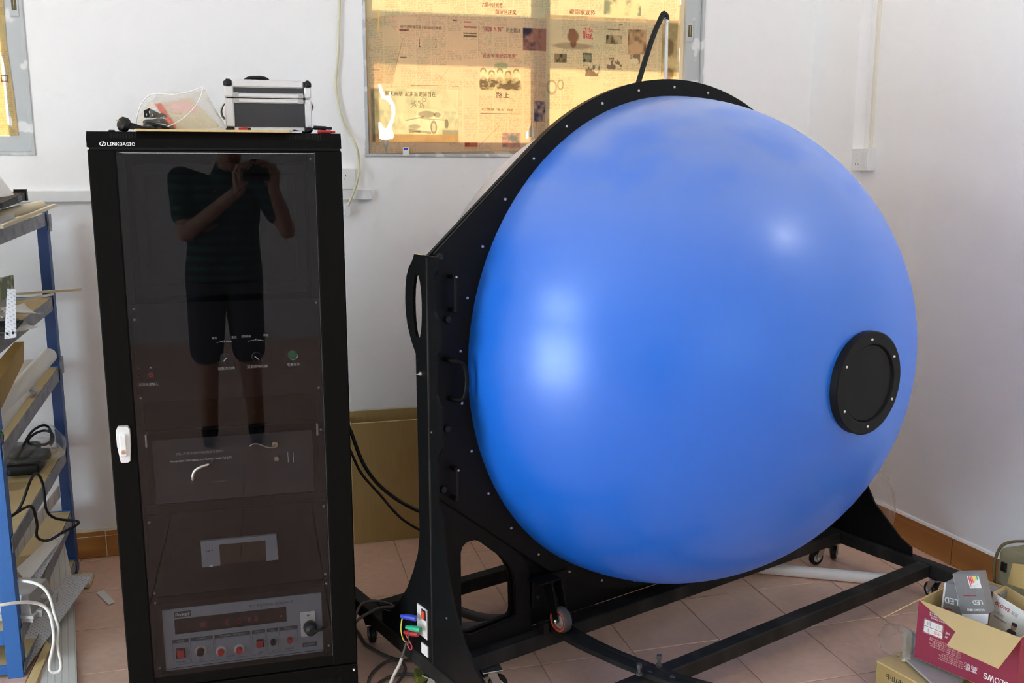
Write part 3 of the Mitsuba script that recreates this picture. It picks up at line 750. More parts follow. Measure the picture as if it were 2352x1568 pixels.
# switch panel
sp = thing('switch_panel', 'black rack panel with two rotary switches and a green push button', 'control panel')
part(sp, 'plate', box(-.318, .146, Y2, Y2 + .004, .895, 1.152), 'm_panel', False)
rack_screws(sp, [(-.311, 1.139), (.138, 1.139)])
for x, a in ((-.0975, 0.8), (-.0195, 2.4)):
    s = part(sp, 'rotary_switch', cyl((x, Y2 - .010, 1.0025), (x, Y2, 1.0025), .0100, 28, .001), 'm_rubber')
    part(s, 'bezel', frame_to(lathe([(.0100, 0), (.0128, 0), (.0128, .003), (.0112, .005), (.0100, .004)], 36), (x, Y2, 1.0025), (0, -1, 0)), 'm_chrome')
    part(s, 'grip', bar((x - .0085 * math.cos(a), Y2 - .0125, 1.0025 - .0085 * math.sin(a)), (x + .0085 * math.cos(a), Y2 - .0125, 1.0025 + .0085 * math.sin(a)), .005, .006, (0, 1, 0)), 'm_rubber', False)
    part(s, 'pointer', bar((x - .0075 * math.cos(a), Y2 - .0160, 1.0025 - .0075 * math.sin(a)), (x + .0065 * math.cos(a), Y2 - .0160, 1.0025 + .0065 * math.sin(a)), .0026, .0012, (0, 1, 0)), 'm_ink_white', False)
b = part(sp, 'push_button', frame_to(lathe([(0, .006), (.0085, .0055), (.0108, .003), (.0112, 0)], 36), (.0735, Y2, 1.002), (0, -1, 0)), 'm_green', 40, label='green push button')
part(b, 'bezel', frame_to(lathe([(.0108, 0), (.0136, 0), (.0136, .003), (.0120, .005), (.0108, .004)], 36), (.0735, Y2, 1.002), (0, -1, 0)), 'm_chrome')
def printed(parent, text, x, z, h, mat='m_ink_white', w=None, y=Y2, bold=False):
    part(parent, 'lettering', on_front(lettering(text, h, .0004, width=w, bold=bold), x, y - .00005, z), mat, False)
for t_, x, z, w in (('直流', -.1225, 1.0565, .012), ('交流', -.0735, 1.0565, .0125), ('变频电源', -.0435, 1.0575, .023), ('市电', .0065, 1.0585, .0125),
                    ('关', -.0975, 1.0470, .0045), ('关', -.0195, 1.0480, .0045), ('交直流切换', -.0965, .9755, .043), ('交流供电切换', -.0185, .9765, .052), ('电源开关', .0735, .9765, .033),
                    ('直流电源输入', -.2885, .9440, .047)):
    printed(sp, t_, x, z, .0050 if len(t_) < 6 and z > 1 else .0062, 'm_ink_white', w)
for x in (-.0975, -.0195):
    ar = [(x + .018 * s * math.cos(q), 1.0345 + .012 * math.sin(q)) for s in (-1, 1) for q in ()]
    for s in (-1, 1):
        pts = [(x + s * (.004 + .015 * t), 1.0465 - .0025 * t * t) for t in np.linspace(0, 1, 6)]
        part(sp, 'dial_mark', ext_xz(LineString(pts).buffer(.0006), Y2 - .0005, Y2), 'm_ink_white', False)
printed(sp, '+', -.281, .987, .007); printed(sp, '–', -.309, .987, .005, 'm_ink_grey')
for x, m in ((-.281, 'm_plug_red'), (-.309, 'm_rubber')):
    part(sp, 'jack', frame_to(lathe([(.002, .004), (.0062, .004), (.0066, 0)], 24), (x, Y2, .969), (0, -1, 0)), m)

# light tester
te = thing('light_tester', 'dark grey light tester with white lettering, in the middle of the rack cabinet', 'instrument')
part(te, 'front_panel', box(-.291, .116, Y2, Y2 + .006, .622, .794), 'm_panel_grey', False)
for x in (-.302, .128):
    h = part(te, 'rack_handle', tube([(x, Y2, .815), (x, Y2 - .018, .815), (x, Y2 - .018, .785), (x, Y2, .785)], .003, 8, smooth=False), 'm_steel')
part(te, 'shelf', box(-.318, .146, Y2 + .004, Y2 + .02, .812, .818), 'm_rack', False)
printed(te, 'GSL-10 型LED光色电参数综合测试仪', -.174, .7545, .0058, 'm_ink_grey', .118)
printed(te, 'Photometric Colorimetric and Electric Tester For LED', -.173, .7355, .0050, 'm_ink_white', .154)
printed(te, '·················', -.132, .672, .0040, 'm_ink_grey', .040)
f = part(te, 'fiber_socket', cyl((.017, Y2 - .010, .763), (.017, Y2, .763), .0085, 20, .001), 'm_brass')
part(te, 'fiber_socket', cyl((.0195, Y2 - .008, .723), (.0195, Y2, .723), .0068, 20, .001), 'm_brass')
part(te, 'fiber', tube([(.017, Y2 - .010, .762), (.010, Y2 - .014, .758), (-.020, Y2 - .016, .768), (-.048, Y2 - .012, .7645)], .0024, 8), 'm_steel')
for x in (.049, .063):
    part(te, 'indicator', box(x - .0008, x + .0008, Y2 - .0004, Y2, .7085, .738, 0), 'm_ink_grey', False)
# bent metal handle
part(te, 'carry_handle', tube([(-.195, Y2, .684), (-.195, Y2 - .022, .690), (-.189, Y2 - .026, .712), (-.160, Y2 - .024, .726), (-.146, Y2, .728)], .0038, 10), 'm_steel')

# blank panels
bp = thing('blanking_plate', 'black blank rack panel under the dark grey light tester', 'panel')
part(bp, 'plate', box(-.318, .146, Y2, Y2 + .004, .596, .619), 'm_panel', False)
me = thing('panel_meter', 'grey panel meter with a dark display window in a black rack panel', 'instrument')
part(me, 'plate', box(-.318, .146, Y2, Y2 + .004, .365, .592), 'm_panel', False)
fr = Polygon([(-.186, .4400), (.012, .4400), (.009, .5125), (-.186, .5125)]) - sbox(-.1395, .4395, -.020, .4990)
part(me, 'frame', ext_xz(fr, Y2 - .010, Y2), 'm_instrument', False)
part(me, 'display', box(-.1400, -.0195, Y2 - .003, Y2, .4390, .4995, .0005), 'm_display_brown', False)
printed(me, '▲▼', -.162, .4845, .005, 'm_ink_dark', .014, Y2 - .010)
part(me, 'key', box(-.1665, -.1585, Y2 - .013, Y2 - .010, .4405, .4440, .0006), 'm_white', False)
printed(me, 'HP', -.168, .4845, .0058, 'm_ink_dark', None, Y2 - .010)

# AC power source
ps = thing('power_source', 'grey power source with red knobs and a long dark display, lowest in the rack', 'instrument')
part(ps, 'front_panel', box(-.2955, .1235, Y2 - .004, Y2 + .004, .151, .327, .002), 'm_instrument', False)
part(ps, 'rack_flange', box(-.318, .146, Y2 + .001, Y2 + .005, .150, .345), 'm_panel', False)
yf = Y2 - .004
part(ps, 'display', box(-.2655, .0260, yf - .0015, yf + .001, .2555, .2985, .0008), 'm_display', False)
for x, m in ((-.192, 'm_display'), (-.130, 'm_display'), (-.06, 'm_display'), (.012, 'm_plug_red')):
    if m == 'm_plug_red':
        part(ps, 'indicator_lamp', cyl((x, yf - .003, .273), (x, yf, .273), .0032, 14, .0008), 'm_plug_red')
for x in (-.195, -.190, -.13, -.10, -.072, -.055):
    part(ps, 'digit', on_front(lettering('8', .014, .0003), x, yf - .0016, .274), 'm_maroon', False)
nm_ = part(ps, 'name_plate', box(-.265, -.222, yf - .001, yf, .3030, .3195, .0003), 'm_ink_dark', False)
part(nm_, 'lettering', on_front(lettering('Power', .0085, .0004, width=.036, bold=True), -.2435, yf - .0011, .3112), 'm_instrument_light', False)
printed(ps, 'AC POWER SOURCE', -.013, .3115, .0070, 'm_ink_dark', .118, yf)
# label bars and the field frames
for x0, x1, t_ in ((-.274, -.232, 'POWER'), (-.2285, -.170, 'CONTROL'), (-.166, -.072, 'VOLTAGE / FREQUENCY'), (-.068, -.0325, 'RESET'), (-.0285, .0015, 'TEST'), (.0045, .0545, 'OUTPUT')):
    lb = part(ps, 'label_bar', box(x0, x1, yf - .0006, yf, .2300, .2400, 0), 'm_ink_dark', False)
    part(lb, 'lettering', on_front(lettering(t_, .0042, .0003, width=min(.8 * (x1 - x0), .0036 * len(t_))), (x0 + x1) / 2, yf - .00065, .2350), 'm_ink_grey', False)
    o = sbox(x0, .1665, x1, .2285)
    part(ps, 'field_line', ext_xz(o - o.buffer(-.0007), yf - .0003, yf), 'm_ink_dark', False)
r = part(ps, 'rocker_switch', box(-.2665, -.2425, yf - .004, yf, .1855, .2145, .001), 'm_rubber', False)
part(r, 'rocker', hull([(x, y, z) for x in (-.2635, -.2455) for (y, z) in ((yf - .004, .1885), (yf - .007, .1885), (yf - .012, .2115), (yf - .004, .2115))]), 'm_red', False)
def knob(x, z, r_, mat, name='knob', cap=None):
    kk = part(ps, name, frame_to(lathe([(0, .016), (r_ * .82, .016), (r_ * .92, .014), (r_, 0)], 28), (x, yf, z), (0, -1, 0)), mat)
    if cap:
        part(kk, 'knob_skirt', frame_to(lathe([(r_, .002), (r_ * 1.55, .0015), (r_ * 1.6, 0)], 28), (x, yf, z), (0, -1, 0)), cap)
knob(-.2035, .199, .0100, 'm_rubber', cap='m_chrome')
knob(-.1510, .191, .0088, 'm_red', cap='m_instrument_light')
knob(-.1030, .190, .0088, 'm_red', cap='m_instrument_light')
r = part(ps, 'rocker_switch', box(-.0570, -.0380, yf - .004, yf, .1885, .2115, .001), 'm_rubber', False)
part(r, 'rocker', box(-.0550, -.0400, yf - .008, yf - .004, .1905, .2095, .001), 'm_plug_red', False)
knob(-.0125, .2015, .0075, 'm_rubber')
knob(.0320, .2015, .0072, 'm_plug_red')
for x, t_ in ((-.2545, '启动/停止'), (-.2035, '控制'), (-.127, '电压调节'), (-.0475, '复位'), (-.0125, '测试'), (.0310, '频率选择')):
    printed(ps, t_, x, .1735, .0042, 'm_ink_dark', .0055 * len(t_), yf)
so = part(ps, 'socket_plate', box(.0635, .1040, yf - .003, yf, .2040, .2770, .001), 'm_white_matte', False)
part(so, 'socket_screw', cyl((.0835, yf - .005, .2670), (.0835, yf - .003, .2670), .0035, 14, .0008), 'm_steel')
pg = thing('power_plug', 'black plug in the white socket of the AC power source', 'plug')
part(pg, 'body', frame_to(lathe([(0, .034), (.010, .034), (.0165, .026), (.0185, .012), (.0185, 0)], 28), (.0880, yf - .003, .2330), (0.12, -1, -0.02)), 'm_rubber')
part(pg, 'cord', tube([(.092, yf - .03, .2330), (.108, yf - .032, .2325), (.126, yf - .020, .2315), (.139, yf + .03, .2300)], .0042, 8), 'm_rubber')
lp = part(ps, 'output_label', box(.0660, .1060, yf - .0006, yf, .1720, .1850, 0), 'm_ink_dark', False)
part(lp, 'lettering', on_front(lettering('OUTPUT', .0058, .0003, width=.032), .086, yf - .00065, .1785), 'm_ink_grey', False)
part(ps, 'rail_groove', box(-.293, .121, yf - .0008, yf, .1575, .1588, 0), 'm_panel_grey', False)
for p_ in ((-.311, .378), (-.311, .163), (.136, .380), (.138, .166)):
    rack_screws(rack, [p_])

# ------------------------------------------------------------------ things on the rack cabinet
tb = solo('backing_board', ext(Polygon([(-.272, 2.470), (.086, 2.472), (.086, 2.86), (-.268, 2.87)]).buffer(.004), 1.5745, 1.5795), 'm_card_light', 'thin yellowish board lying on top of the rack cabinet', 'board', smooth=False)
# aluminium case
AX0, AX1, AY0, AY1, AZ0, AZ1 = -.0685, .1515, 2.605, 2.775, 1.5800, 1.7130
AZM = 1.6665
ac = thing('tool_case', 'small aluminium-edged black case with a handle on top, on the rack cabinet', 'case')
part(ac, 'body', box(AX0 + .004, AX1 - .004, AY0 + .004, AY1 - .004, AZ0 + .003, AZM - .001), 'm_case_panel', False)
part(ac, 'lid', box(AX0 + .004, AX1 - .004, AY0 + .004, AY1 - .004, AZM + .001, AZ1 - .003), 'm_case_panel', False)
ew = .020
for x0, x1 in ((AX0, AX0 + ew + .003), (AX1 - ew + .002, AX1)):
    for z0, z1 in ((AZ0 + .012, AZM - .0012), (AZM + .0012, AZ1 - .016)):
        part(ac, 'edge_trim', box(x0, x1, AY0, AY0 + ew, z0, z1, .003), 'm_alu_edge')
        part(ac, 'edge_trim', box(x0, x1, AY1 - ew, AY1, z0, z1, .003), 'm_alu_edge')
for z0, z1 in ((AZ0, AZ0 + .013), (AZM - .013, AZM - .0010), (AZM + .0010, AZM + .013), (AZ1 - .020, AZ1)):
    for y0, y1 in ((AY0 - .0005, AY0 + .010), (AY1 - .010, AY1 + .0005)):
        part(ac, 'edge_trim', box(AX0 + .02, AX1 - .02, y0, y1, z0, z1, .003), 'm_alu_edge')
    for x0, x1 in ((AX0, AX0 + .010), (AX1 - .010, AX1)):
        part(ac, 'edge_trim', box(x0, x1, AY0 + .02, AY1 - .02, z0, z1, .003), 'm_alu_edge')
for x0, x1 in ((AX0 - .001, AX0 + .0215), (AX1 - .0185, AX1 + .001)):
    for y0, y1 in ((AY0 - .0012, AY0 + .02), (AY1 - .02, AY1 + .0012)):
        part(ac, 'corner_cap', box(x0, x1, y0, y1, AZ1 - .0215, AZ1 + .001, .007), 'm_rubber', 50)
        part(ac, 'corner_cap', box(x0, x1, y0, y1, AZ0 - .0005, AZ0 + .013, .005), 'm_rubber', 50)
for z in (AZM - .0075, AZM + .0075):
    for x in (AX0 + .030, AX1 - .027):
        c = part(ac, 'clasp_plate', box(x - .009, x + .006, AY0 - .0018, AY0, z - .006, z + .006, .0015), 'm_steel', False)
        part(c, 'rivet', cyl((x - .001, AY0 - .003, z), (x - .001, AY0 - .001, z), .0022, 12, .0006), 'm_steel')
part(ac, 'handle', tube([(-.016, 2.69, AZ1), (-.010, 2.69, AZ1 + .007), (.004, 2.69, AZ1 + .0105), (.030, 2.69, AZ1 + .0105), (.040, 2.69, AZ1 + .007), (.044, 2.69, AZ1)], .0062, 10), 'm_rubber')
part(ac, 'side_latch', tube([(AX0 - .002, 2.66, 1.655), (AX0 - .009, 2.66, 1.645), (AX0 - .010, 2.66, 1.625), (AX0 - .003, 2.66, 1.615)], .003, 8), 'm_steel')
part(ac, 'side_latch', tube([(AX1 + .002, 2.66, 1.662), (AX1 + .006, 2.66, 1.655), (AX1 + .003, 2.66, 1.640)], .0025, 8), 'm_steel')

# zip bag with a cord and a card in it
rs = np.random.default_rng(11)
def bag_front(u, v):
    x = -.283 + .210 * u + .006 * np.sin(v * 5 + u * 4)
    hi = np.interp(u, [0, .08, .25, .42, .60, .76, .84, 1.0], [.012, .055, .092, .098, .098, .108, .075, .014])
    bulge = np.sin(np.pi * np.clip(u, 0, 1)) ** .6 * np.sin(np.pi * np.clip(v, .02, 1)) ** .5
    w = meshkit.fbm(np.c_[x * 26, v * 3.2, v * 0 + 2], 4) - .5
    return np.c_[x, 2.575 - .055 * bulge + .030 * w + .045 * v, 1.5805 + hi * v + .010 * w * v]
def bag_back(u, v):
    P = bag_front(u, v)
    b = np.sin(np.pi * np.clip(u, 0, 1)) ** .6 * np.sin(np.pi * np.clip(v, .02, 1)) ** .5
    w = meshkit.fbm(np.c_[P[:, 0] * 26 + 9, v * 3.2, v * 0 + 5], 4) - .5
    P[:, 1] = 2.585 + .045 * v + .06 * b + .030 * w
    return P
zb = thing('zip_bag', 'crumpled clear plastic zip bag on the rack cabinet, a cord and a card inside', 'plastic bag')
part(zb, 'front_film', grid(bag_front, 40, 24), 'm_film', True)
part(zb, 'back_film', grid(bag_back, 40, 24), 'm_film', True)
part(zb, 'zip_edge', tube([(-.283, 2.573, 1.590), (-.272, 2.565, 1.632), (-.245, 2.563, 1.665), (-.200, 2.56, 1.668), (-.155, 2.56, 1.674), (-.118, 2.57, 1.690)], .0017, 6), 'm_white_matte')
part(zb, 'zip_edge', tube([(-.118, 2.566, 1.690), (-.128, 2.548, 1.655), (-.155, 2.535, 1.620), (-.205, 2.525, 1.588)], .0015, 6), 'm_white_matte')
cd = solo('printed_card', cat([quad_sheet((-.236, 2.585, 1.645), (-.150, 2.588, 1.663), (-.080, 2.575, 1.590), (-.190, 2.57, 1.584), .0012)]), 'm_paper_cream', 'pale card with a red edge inside the zip bag', 'card', smooth=False)
part(cd, 'red_stripe', quad_sheet((-.237, 2.5835, 1.6455), (-.222, 2.5835, 1.6475), (-.186, 2.567, 1.588), (-.199, 2.567, 1.586), .0008), 'm_orange_red', False)
part(cd, 'print', quad_sheet((-.214, 2.5835, 1.6455), (-.155, 2.5858, 1.658), (-.130, 2.5795, 1.627), (-.188, 2.5765, 1.622), .0004), mat := pr('m_card_pink', (0.78, 0.50, 0.45), 0.6), False)
cw_ = thing('power_cord', 'coiled black appliance cord with its connector, inside the zip bag', 'power cord')
part(cw_, 'connector', hull([(x, y, z) for x in (-.262, -.236) for y in (2.565, 2.590) for z in (1.612, 1.628)] + [(-.249, 2.565, 1.634), (-.249, 2.59, 1.634), (-.225, 2.578, 1.612), (-.225, 2.578, 1.622)]), 'm_rubber', False)
for x, z in ((-.256, 1.618), (-.249, 1.6245), (-.242, 1.618)):
    part(cw_, 'pin_hole', box(x - .001, x + .001, 2.5640, 2.5655, z - .003, z + .003, 0), 'm_paper_grey', False)
part(cw_, 'coil', tube([(-.23, 2.58, 1.615), (-.20, 2.585, 1.602), (-.195, 2.59, 1.590), (-.225, 2.565, 1.586), (-.26, 2.57, 1.587), (-.262, 2.59, 1.596), (-.235, 2.60, 1.606), (-.205, 2.585, 1.600), (-.20, 2.562, 1.588), (-.235, 2.558, 1.592), (-.262, 2.575, 1.600), (-.24, 2.595, 1.604), (-.205, 2.58, 1.594)], .0052, 8, 120), 'm_rubber')
pg = thing('mains_plug', 'black round mains plug on the left of the rack top', 'plug')
part(pg, 'body', frame_to(lathe([(0, .020), (.012, .020), (.0175, .015), (.018, .004), (.016, 0), (0, 0)], 28), (-.297, 2.515, 1.589), (-.75, -.5, .25)), 'm_rubber')
part(pg, 'neck', hull([(-.292 + .03 * t, 2.512 + a, 1.580 + b) for t, r_ in ((0, .011), (1, .005)) for a in (-r_, r_) for b in (0, 1.6 * r_)]), 'm_rubber', False)
part(pg, 'cord', tube([(-.265, 2.512, 1.584), (-.245, 2.520, 1.5835), (-.235, 2.55, 1.5835), (-.25, 2.60, 1.584)], .0042, 8), 'm_rubber')
part(pg, 'pin', bar((-.309, 2.507, 1.598), (-.319, 2.501, 1.601), .004, .0016), 'm_brass', False)
solo('rubber_foot', cyl((-.331, 2.50, 1.5735), (-.331, 2.50, 1.5775), .008, 20, .002), 'm_rubber', 'small black button lying at the left front of the rack top', 'button')
cl = thing('crocodile_clip', 'red crocodile clip with a black end in front of the aluminium case', 'clip')
part(cl, 'sleeve', hull([(x, y, z) for x, r_ in ((-.036, .0045), (-.014, .0058)) for y in (2.545 - r_, 2.545 + r_) for z in (1.580, 1.580 + 1.75 * r_)]), 'm_plug_red', False)
part(cl, 'end', cyl((-.014, 2.545, 1.5845), (-.006, 2.545, 1.5845), .004, 14, .001), 'm_rubber')
cl = thing('banana_plug', 'black banana plug lying beside the right end of the aluminium case', 'plug')
part(cl, 'sleeve', cyl((.150, 2.53, 1.5895), (.182, 2.53, 1.5885), .0052, 14, .001), 'm_rubber')
part(cl, 'tip', cyl((.182, 2.53, 1.5885), (.196, 2.53, 1.588), .0036, 12, .001), 'm_rubber')
part(cl, 'wire', tube([(.150, 2.53, 1.5895), (.138, 2.535, 1.582), (.112, 2.56, 1.5815), (.10, 2.60, 1.5815)], .0022, 6), 'm_rubber')
cl = thing('banana_plug', 'red banana plug at the right edge of the rack top', 'plug')
part(cl, 'sleeve', cyl((.158, 2.50, 1.578), (.192, 2.502, 1.5782), .0045, 14, .001), 'm_plug_red')
part(cl, 'tip', cyl((.192, 2.502, 1.5782), (.202, 2.5025, 1.5782), .0034, 12, .001), 'm_plug_red')
solo('grey_strip', box(.089, .118, 2.482, 2.50, 1.5736, 1.5790, .0006), 'm_paper_grey', 'short grey strip on the rack top, at the end of the yellowish board', 'strip', smooth=False)

# ------------------------------------------------------------------ integrating sphere machine: its own axes u (along the plates), m (away from the camera), z
SM = T([[UX, UY * -1, 0, CX], [UY, UX, 0, CY], [0, 0, 1, 0], [0, 0, 0, 1]])
def sph(u, n, z):
    return np.array([CX + u * UX + n * UY, CY + u * UY - n * UX, z])
sg = thing('integrating_sphere', 'huge blue integrating sphere between black plates on a wheeled black frame', 'sphere machine')
def sp_(name, mesh, mat, smooth=30, parent=None, **kw):
    return part(parent or sg, name, mesh, mat, smooth, M=SM, **kw)
R1, R2 = 0.75, 0.742
def cap(R, n0, sign, k=90):
    """part of a ball from the plane at n0 to its pole; the axis is -m (the camera's side) for sign 1"""
    a = np.linspace(math.acos(n0 / R), 0, k)
    m = lathe([(R * math.sin(q), R * math.cos(q)) for q in a], 160)
    return frame_to(m, (0, 0, CZ), (0, -sign, 0), (1, 0, 0))
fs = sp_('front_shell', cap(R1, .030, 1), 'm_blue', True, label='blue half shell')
sp_('rear_shell', cap(R2, .012, -1), 'm_shell_grey', True, label='pale grey half shell behind the plate')
# port cover on the axis
pc_ = sp_('port_cover', frame_to(lathe([(0, .7535), (.0965, .7535), (.0985, .7525), (.1005, .7575), (.103, .7590), (.1295, .7590), (.1325, .7570), (.1330, .7350)], 96), (0, 0, CZ), (0, -1, 0), (1, 0, 0)), 'm_black', 25, fs, label='black port cover')
# port rim: a dished lid
for i in range(6):
    q = math.radians(91.5 + 60 * i)
    o = (.113 * math.cos(q), -.7588, CZ + .113 * math.sin(q))
    sp_('screw', frame_to(lathe([(0, .0032), (.0022, .0028), (.0036, .0012), (.0038, 0)], 14), o, (0, -1, 0)), 'm_chrome', 40, pc_) if False else part(fs, 'port_screw', frame_to(lathe([(0, .0032), (.0022, .0028), (.0036, .0012), (.0038, 0)], 14), o, (0, -1, 0)), 'm_chrome', 40, M=SM)

circ = lambda r, n=160: Polygon([(r * math.cos(t), CZ + r * math.sin(t)) for t in np.linspace(0, 2 * np.pi, n, endpoint=False)])
def plate(poly, n0, n1, b=.0015):
    """plate between n0 (rear) and n1 (front), with a small step as its front edge"""
    return cat([ext_xz(poly, -(n1 - b), -n0), ext_xz(poly.buffer(-b), -n1, -(n1 - b))])
door_poly = MultiPoint(list(circ(.797).exterior.coords) + [(-.846, 1.270), (-.846, .612)]).convex_hull
dp = sp_('door_plate', plate(door_poly, .033, .044, .002), 'm_black', False)
for i in range(34):
    q = math.radians(91.2 + 360 / 34 * i)
    o = (.774 * math.cos(q), -.0435, CZ + .774 * math.sin(q))
    sp_('bolt', frame_to(lathe([(0, .0042), (.0020, .0042), (.0024, .0036), (.0038, .0034), (.0042, 0)], 12), o, (0, -1, 0)), 'm_steel', 40, dp)
for z, h in ((1.166, .050), (.648, .048)):
    hd = sp_('handle', cat([box(-.808, -.797, -.078, -.070, z - h, z + h, .003), box(-.808, -.797, -.072, -.043, z + h - .012, z + h, .002), box(-.808, -.797, -.072, -.043, z - h, z - h + .012, .002)]), 'm_black', 30, dp)
    sp_('handle_screw', cyl((-.8025, -.0805, z + h - .006), (-.8025, -.077, z + h - .006), .0032, 12, .0008), 'm_steel', 40, dp)
hd = sp_('handle', tube([(-.822, -.043, .990), (-.820, -.064, .992), (-.812, -.076, .990), (-.792, -.082, .984), (-.783, -.083, .970), (-.782, -.083, .90), (-.787, -.080, .886), (-.800, -.070, .882), (-.806, -.043, .882)], .0065, 10, 70), 'm_black', 60, dp)
for z in (1.262, 1.097, .801, .634):
    u = {1.262: -.834, 1.097: -.812, .801: -.818, .634: -.832}[z]
    sp_('latch_knob', frame_to(lathe([(0, .010), (.0085, .010), (.0105, .007), (.0105, 0)], 20), (u, -.0435, z), (0, -1, 0)), 'm_rubber', 40, dp)
# rear plate and stand plate
rear_poly = MultiPoint(list(circ(.795).exterior.coords) + [(-.856, 1.264), (-.856, .60)]).convex_hull
hole = Polygon([(-.774, .205), (-.774, .436), (-.768, .452), (-.758, .460), (-.745, .464), (-.728, .463), (-.712, .457), (-.632, .387), (-.616, .368), (-.604, .347), (-.595, .325), (-.590, .300),
                (-.588, .207), (-.591, .196), (-.600, .189), (-.735, .179), (-.752, .182), (-.766, .190)])
low = Polygon([(-.862, .131), (-.862, .9), (.5, .9), (.60, .45), (.60, .131)])
sp_('rear_plate', plate(rear_poly.difference(hole), .014, .0285), 'm_black', False)
stand = unary_union([low - circ(.60), Polygon([(.50, .131), (.50, .6), (.56, .62), (.905, .34), (.905, .131)])]).difference(hole)
sp_('stand_plate', plate(stand, .0, .0135), 'm_black', False)
leg = Polygon([(-.862, .131), (-.862, .62), (-.846, .606), (-.570, .383), (-.550, .352), (-.537, .316), (-.534, .25), (-.528, .131)]).difference(hole.buffer(-.001))
sp_('leg_plate', plate(leg, .030, .040, .002), 'm_black', False)
# side gusset on the left: one plate with a ring at its top, a wavy front edge and flared feet
gp = Polygon([(.091, 1.266), (.090, 1.233), (.078, 1.220), (.072, 1.205), (.072, 1.125), (.084, 1.108), (.096, 1.100), (.097, 1.024), (.084, 1.010), (.078, .996), (.076, .905), (.088, .888), (.101, .876),
              (.102, .767), (.088, .748), (.077, .722), (.075, .600), (.088, .585), (.101, .572), (.106, .50), (.112, .455), (.128, .403), (.160, .329), (.203, .261), (.250, .222), (.305, .188), (.33, .176), (.33, .131),
              (-.27, .131), (-.268, .168), (-.219, .183), (-.162, .232), (-.105, .301), (-.064, .370), (-.036, .431), (-.024, .486), (-.024, .72), (-.027, 1.000), (-.040, 1.016), (-.057, 1.043), (-.070, 1.070), (-.077, 1.100),
              (-.080, 1.135), (-.078, 1.170), (-.070, 1.205), (-.058, 1.228), (-.040, 1.244), (-.036, 1.250), (-.026, 1.266)])
ro = Polygon([(-.013 + .0235 * math.cos(t), 1.128 + .088 * math.sin(t)) for t in np.linspace(0, 2 * np.pi, 40, endpoint=False)])
gp = gp.buffer(.004).buffer(-.004).difference(ro)
flipn = lambda g: Polygon([(-x, y) for x, y in g.exterior.coords], [[(-x, y) for x, y in h.coords] for h in g.interiors])
gk = sp_('side_plate', ext_yz(flipn(gp), -.868, -.860), 'm_black', False)
sp_('edge_bead', tube([(-.868, -.0415, 1.262), (-.868, -.0405, .7), (-.868, -.0410, .133)], .0042, 10, 40, smooth=False), 'm_frame', 60, gk)
for z, n in ((.800, .052), (.300, .118)):
    sp_('bolt', frame_to(lathe([(0, .003), (.0028, .0022), (.0032, 0)], 12), (-.868, -n, z), (-1, 0, 0)), 'm_steel', 40, gk)
tg = sp_('toggle_switch', frame_to(lathe([(0, .006), (.004, .006), (.0055, .004), (.0065, 0)], 16), (-.868, .002, .949), (-1, 0, 0)), 'm_steel', 40, gk)
sp_('toggle_lever', cyl((-.872, .002, .949), (-.884, .006, .946), .0016, 10), 'm_steel', 40, gk)
# right gusset
gr_ = Polygon([(.0, .131), (.0, .60), (.10, .60), (.108, .50), (.125, .42), (.165, .331), (.197, .277), (.255, .228), (.311, .180), (.356, .159), (.358, .131)])
sp_('side_plate', ext_yz(flipn(gr_), .911, .919), 'm_black', False)
# base frame of square tube
ZT, ZB = .130, .084
def tube_bar(u0, u1, n0, n1):
    sp_('frame_bar', box(u0, u1, -n1, -n0, ZB, ZT, .004), 'm_frame', 30)
tube_bar(-.873, -.825, -.545, .66)
tube_bar(.893, .937, -.545, .66)
tube_bar(-.825, .893, -.410, -.364)
tube_bar(-.825, .893, .010, .078)
tube_bar(-.825, .893, .396, .443)
# casters under the frame
def caster(u, n, a, brake=False):
    k = child(sg, 'caster')
    c, s = math.cos(a), math.sin(a)
    L = lambda x, y: (u + x * c - y * s, -n + x * s + y * c)
    rot = np.eye(4); rot[:2, :2] = [[c, -s], [s, c]]; rot[:2, 3] = [u, -n]
    def put(name, m, mat, sm=30, par=k):
        m = m.copy(); m.apply_transform(rot)
        part(par, name, m, mat, sm, M=SM)
    kk = k
    scene_k = box(-.03, .03, -.026, .026, ZB - .004, ZB, .001)
    scene_k.apply_transform(rot)
    scene[k] = mikit.ply(scene_k, 'm_steel', False, to_world=SM)
    put('fork', cat([cyl((0, 0, ZB - .014), (0, 0, ZB - .004), .016, 20, .001), hull([(x, y, z) for y in (-.016, -.0135) for (x, z) in ((-.012, ZB - .012), (.014, ZB - .012), (.030, .034), (.024, .020), (.012, .022))]),
                     hull([(x, y, z) for y in (.0135, .016) for (x, z) in ((-.012, ZB - .012), (.014, ZB - .012), (.030, .034), (.024, .020), (.012, .022))]), box(-.012, .014, -.016, .016, ZB - .014, ZB - .011, .001)]), 'm_steel', False)
    put('wheel', frame_to(lathe([(0, -.008), (.016, -.008), (.017, -.0105), (.0245, -.0105), (.0285, -.006), (.0285, .006), (.0245, .0105), (.017, .0105), (.016, .008), (0, .008)], 32), (.021, 0, .0287), (0, 1, 0)), 'm_rubber')
    put('hub', frame_to(lathe([(0, -.0165), (.005, -.0165), (.006, -.0095), (.0155, -.0095), (.0155, .0095), (.006, .0095), (.005, .0165), (0, .0165)], 24), (.021, 0, .0287), (0, 1, 0)), 'm_plastic_white')
    if brake:
        put('brake_pedal', hull([(x, y, z) for (x, z0, z1) in ((-.045, .058, .066), (-.012, .066, .074)) for y in (-.016, .016) for z in (z0, z1)]), 'm_rubber', False)
caster(.905, .040, 0.5)
caster(.842, .030, 2.9, True)
caster(-.849, -.375, 1.25)
caster(-.700, .075, -.3, True)
caster(-.849, .02, 1.9)
caster(.915, .455, 1.2)
caster(-.849, .52, 1.0)
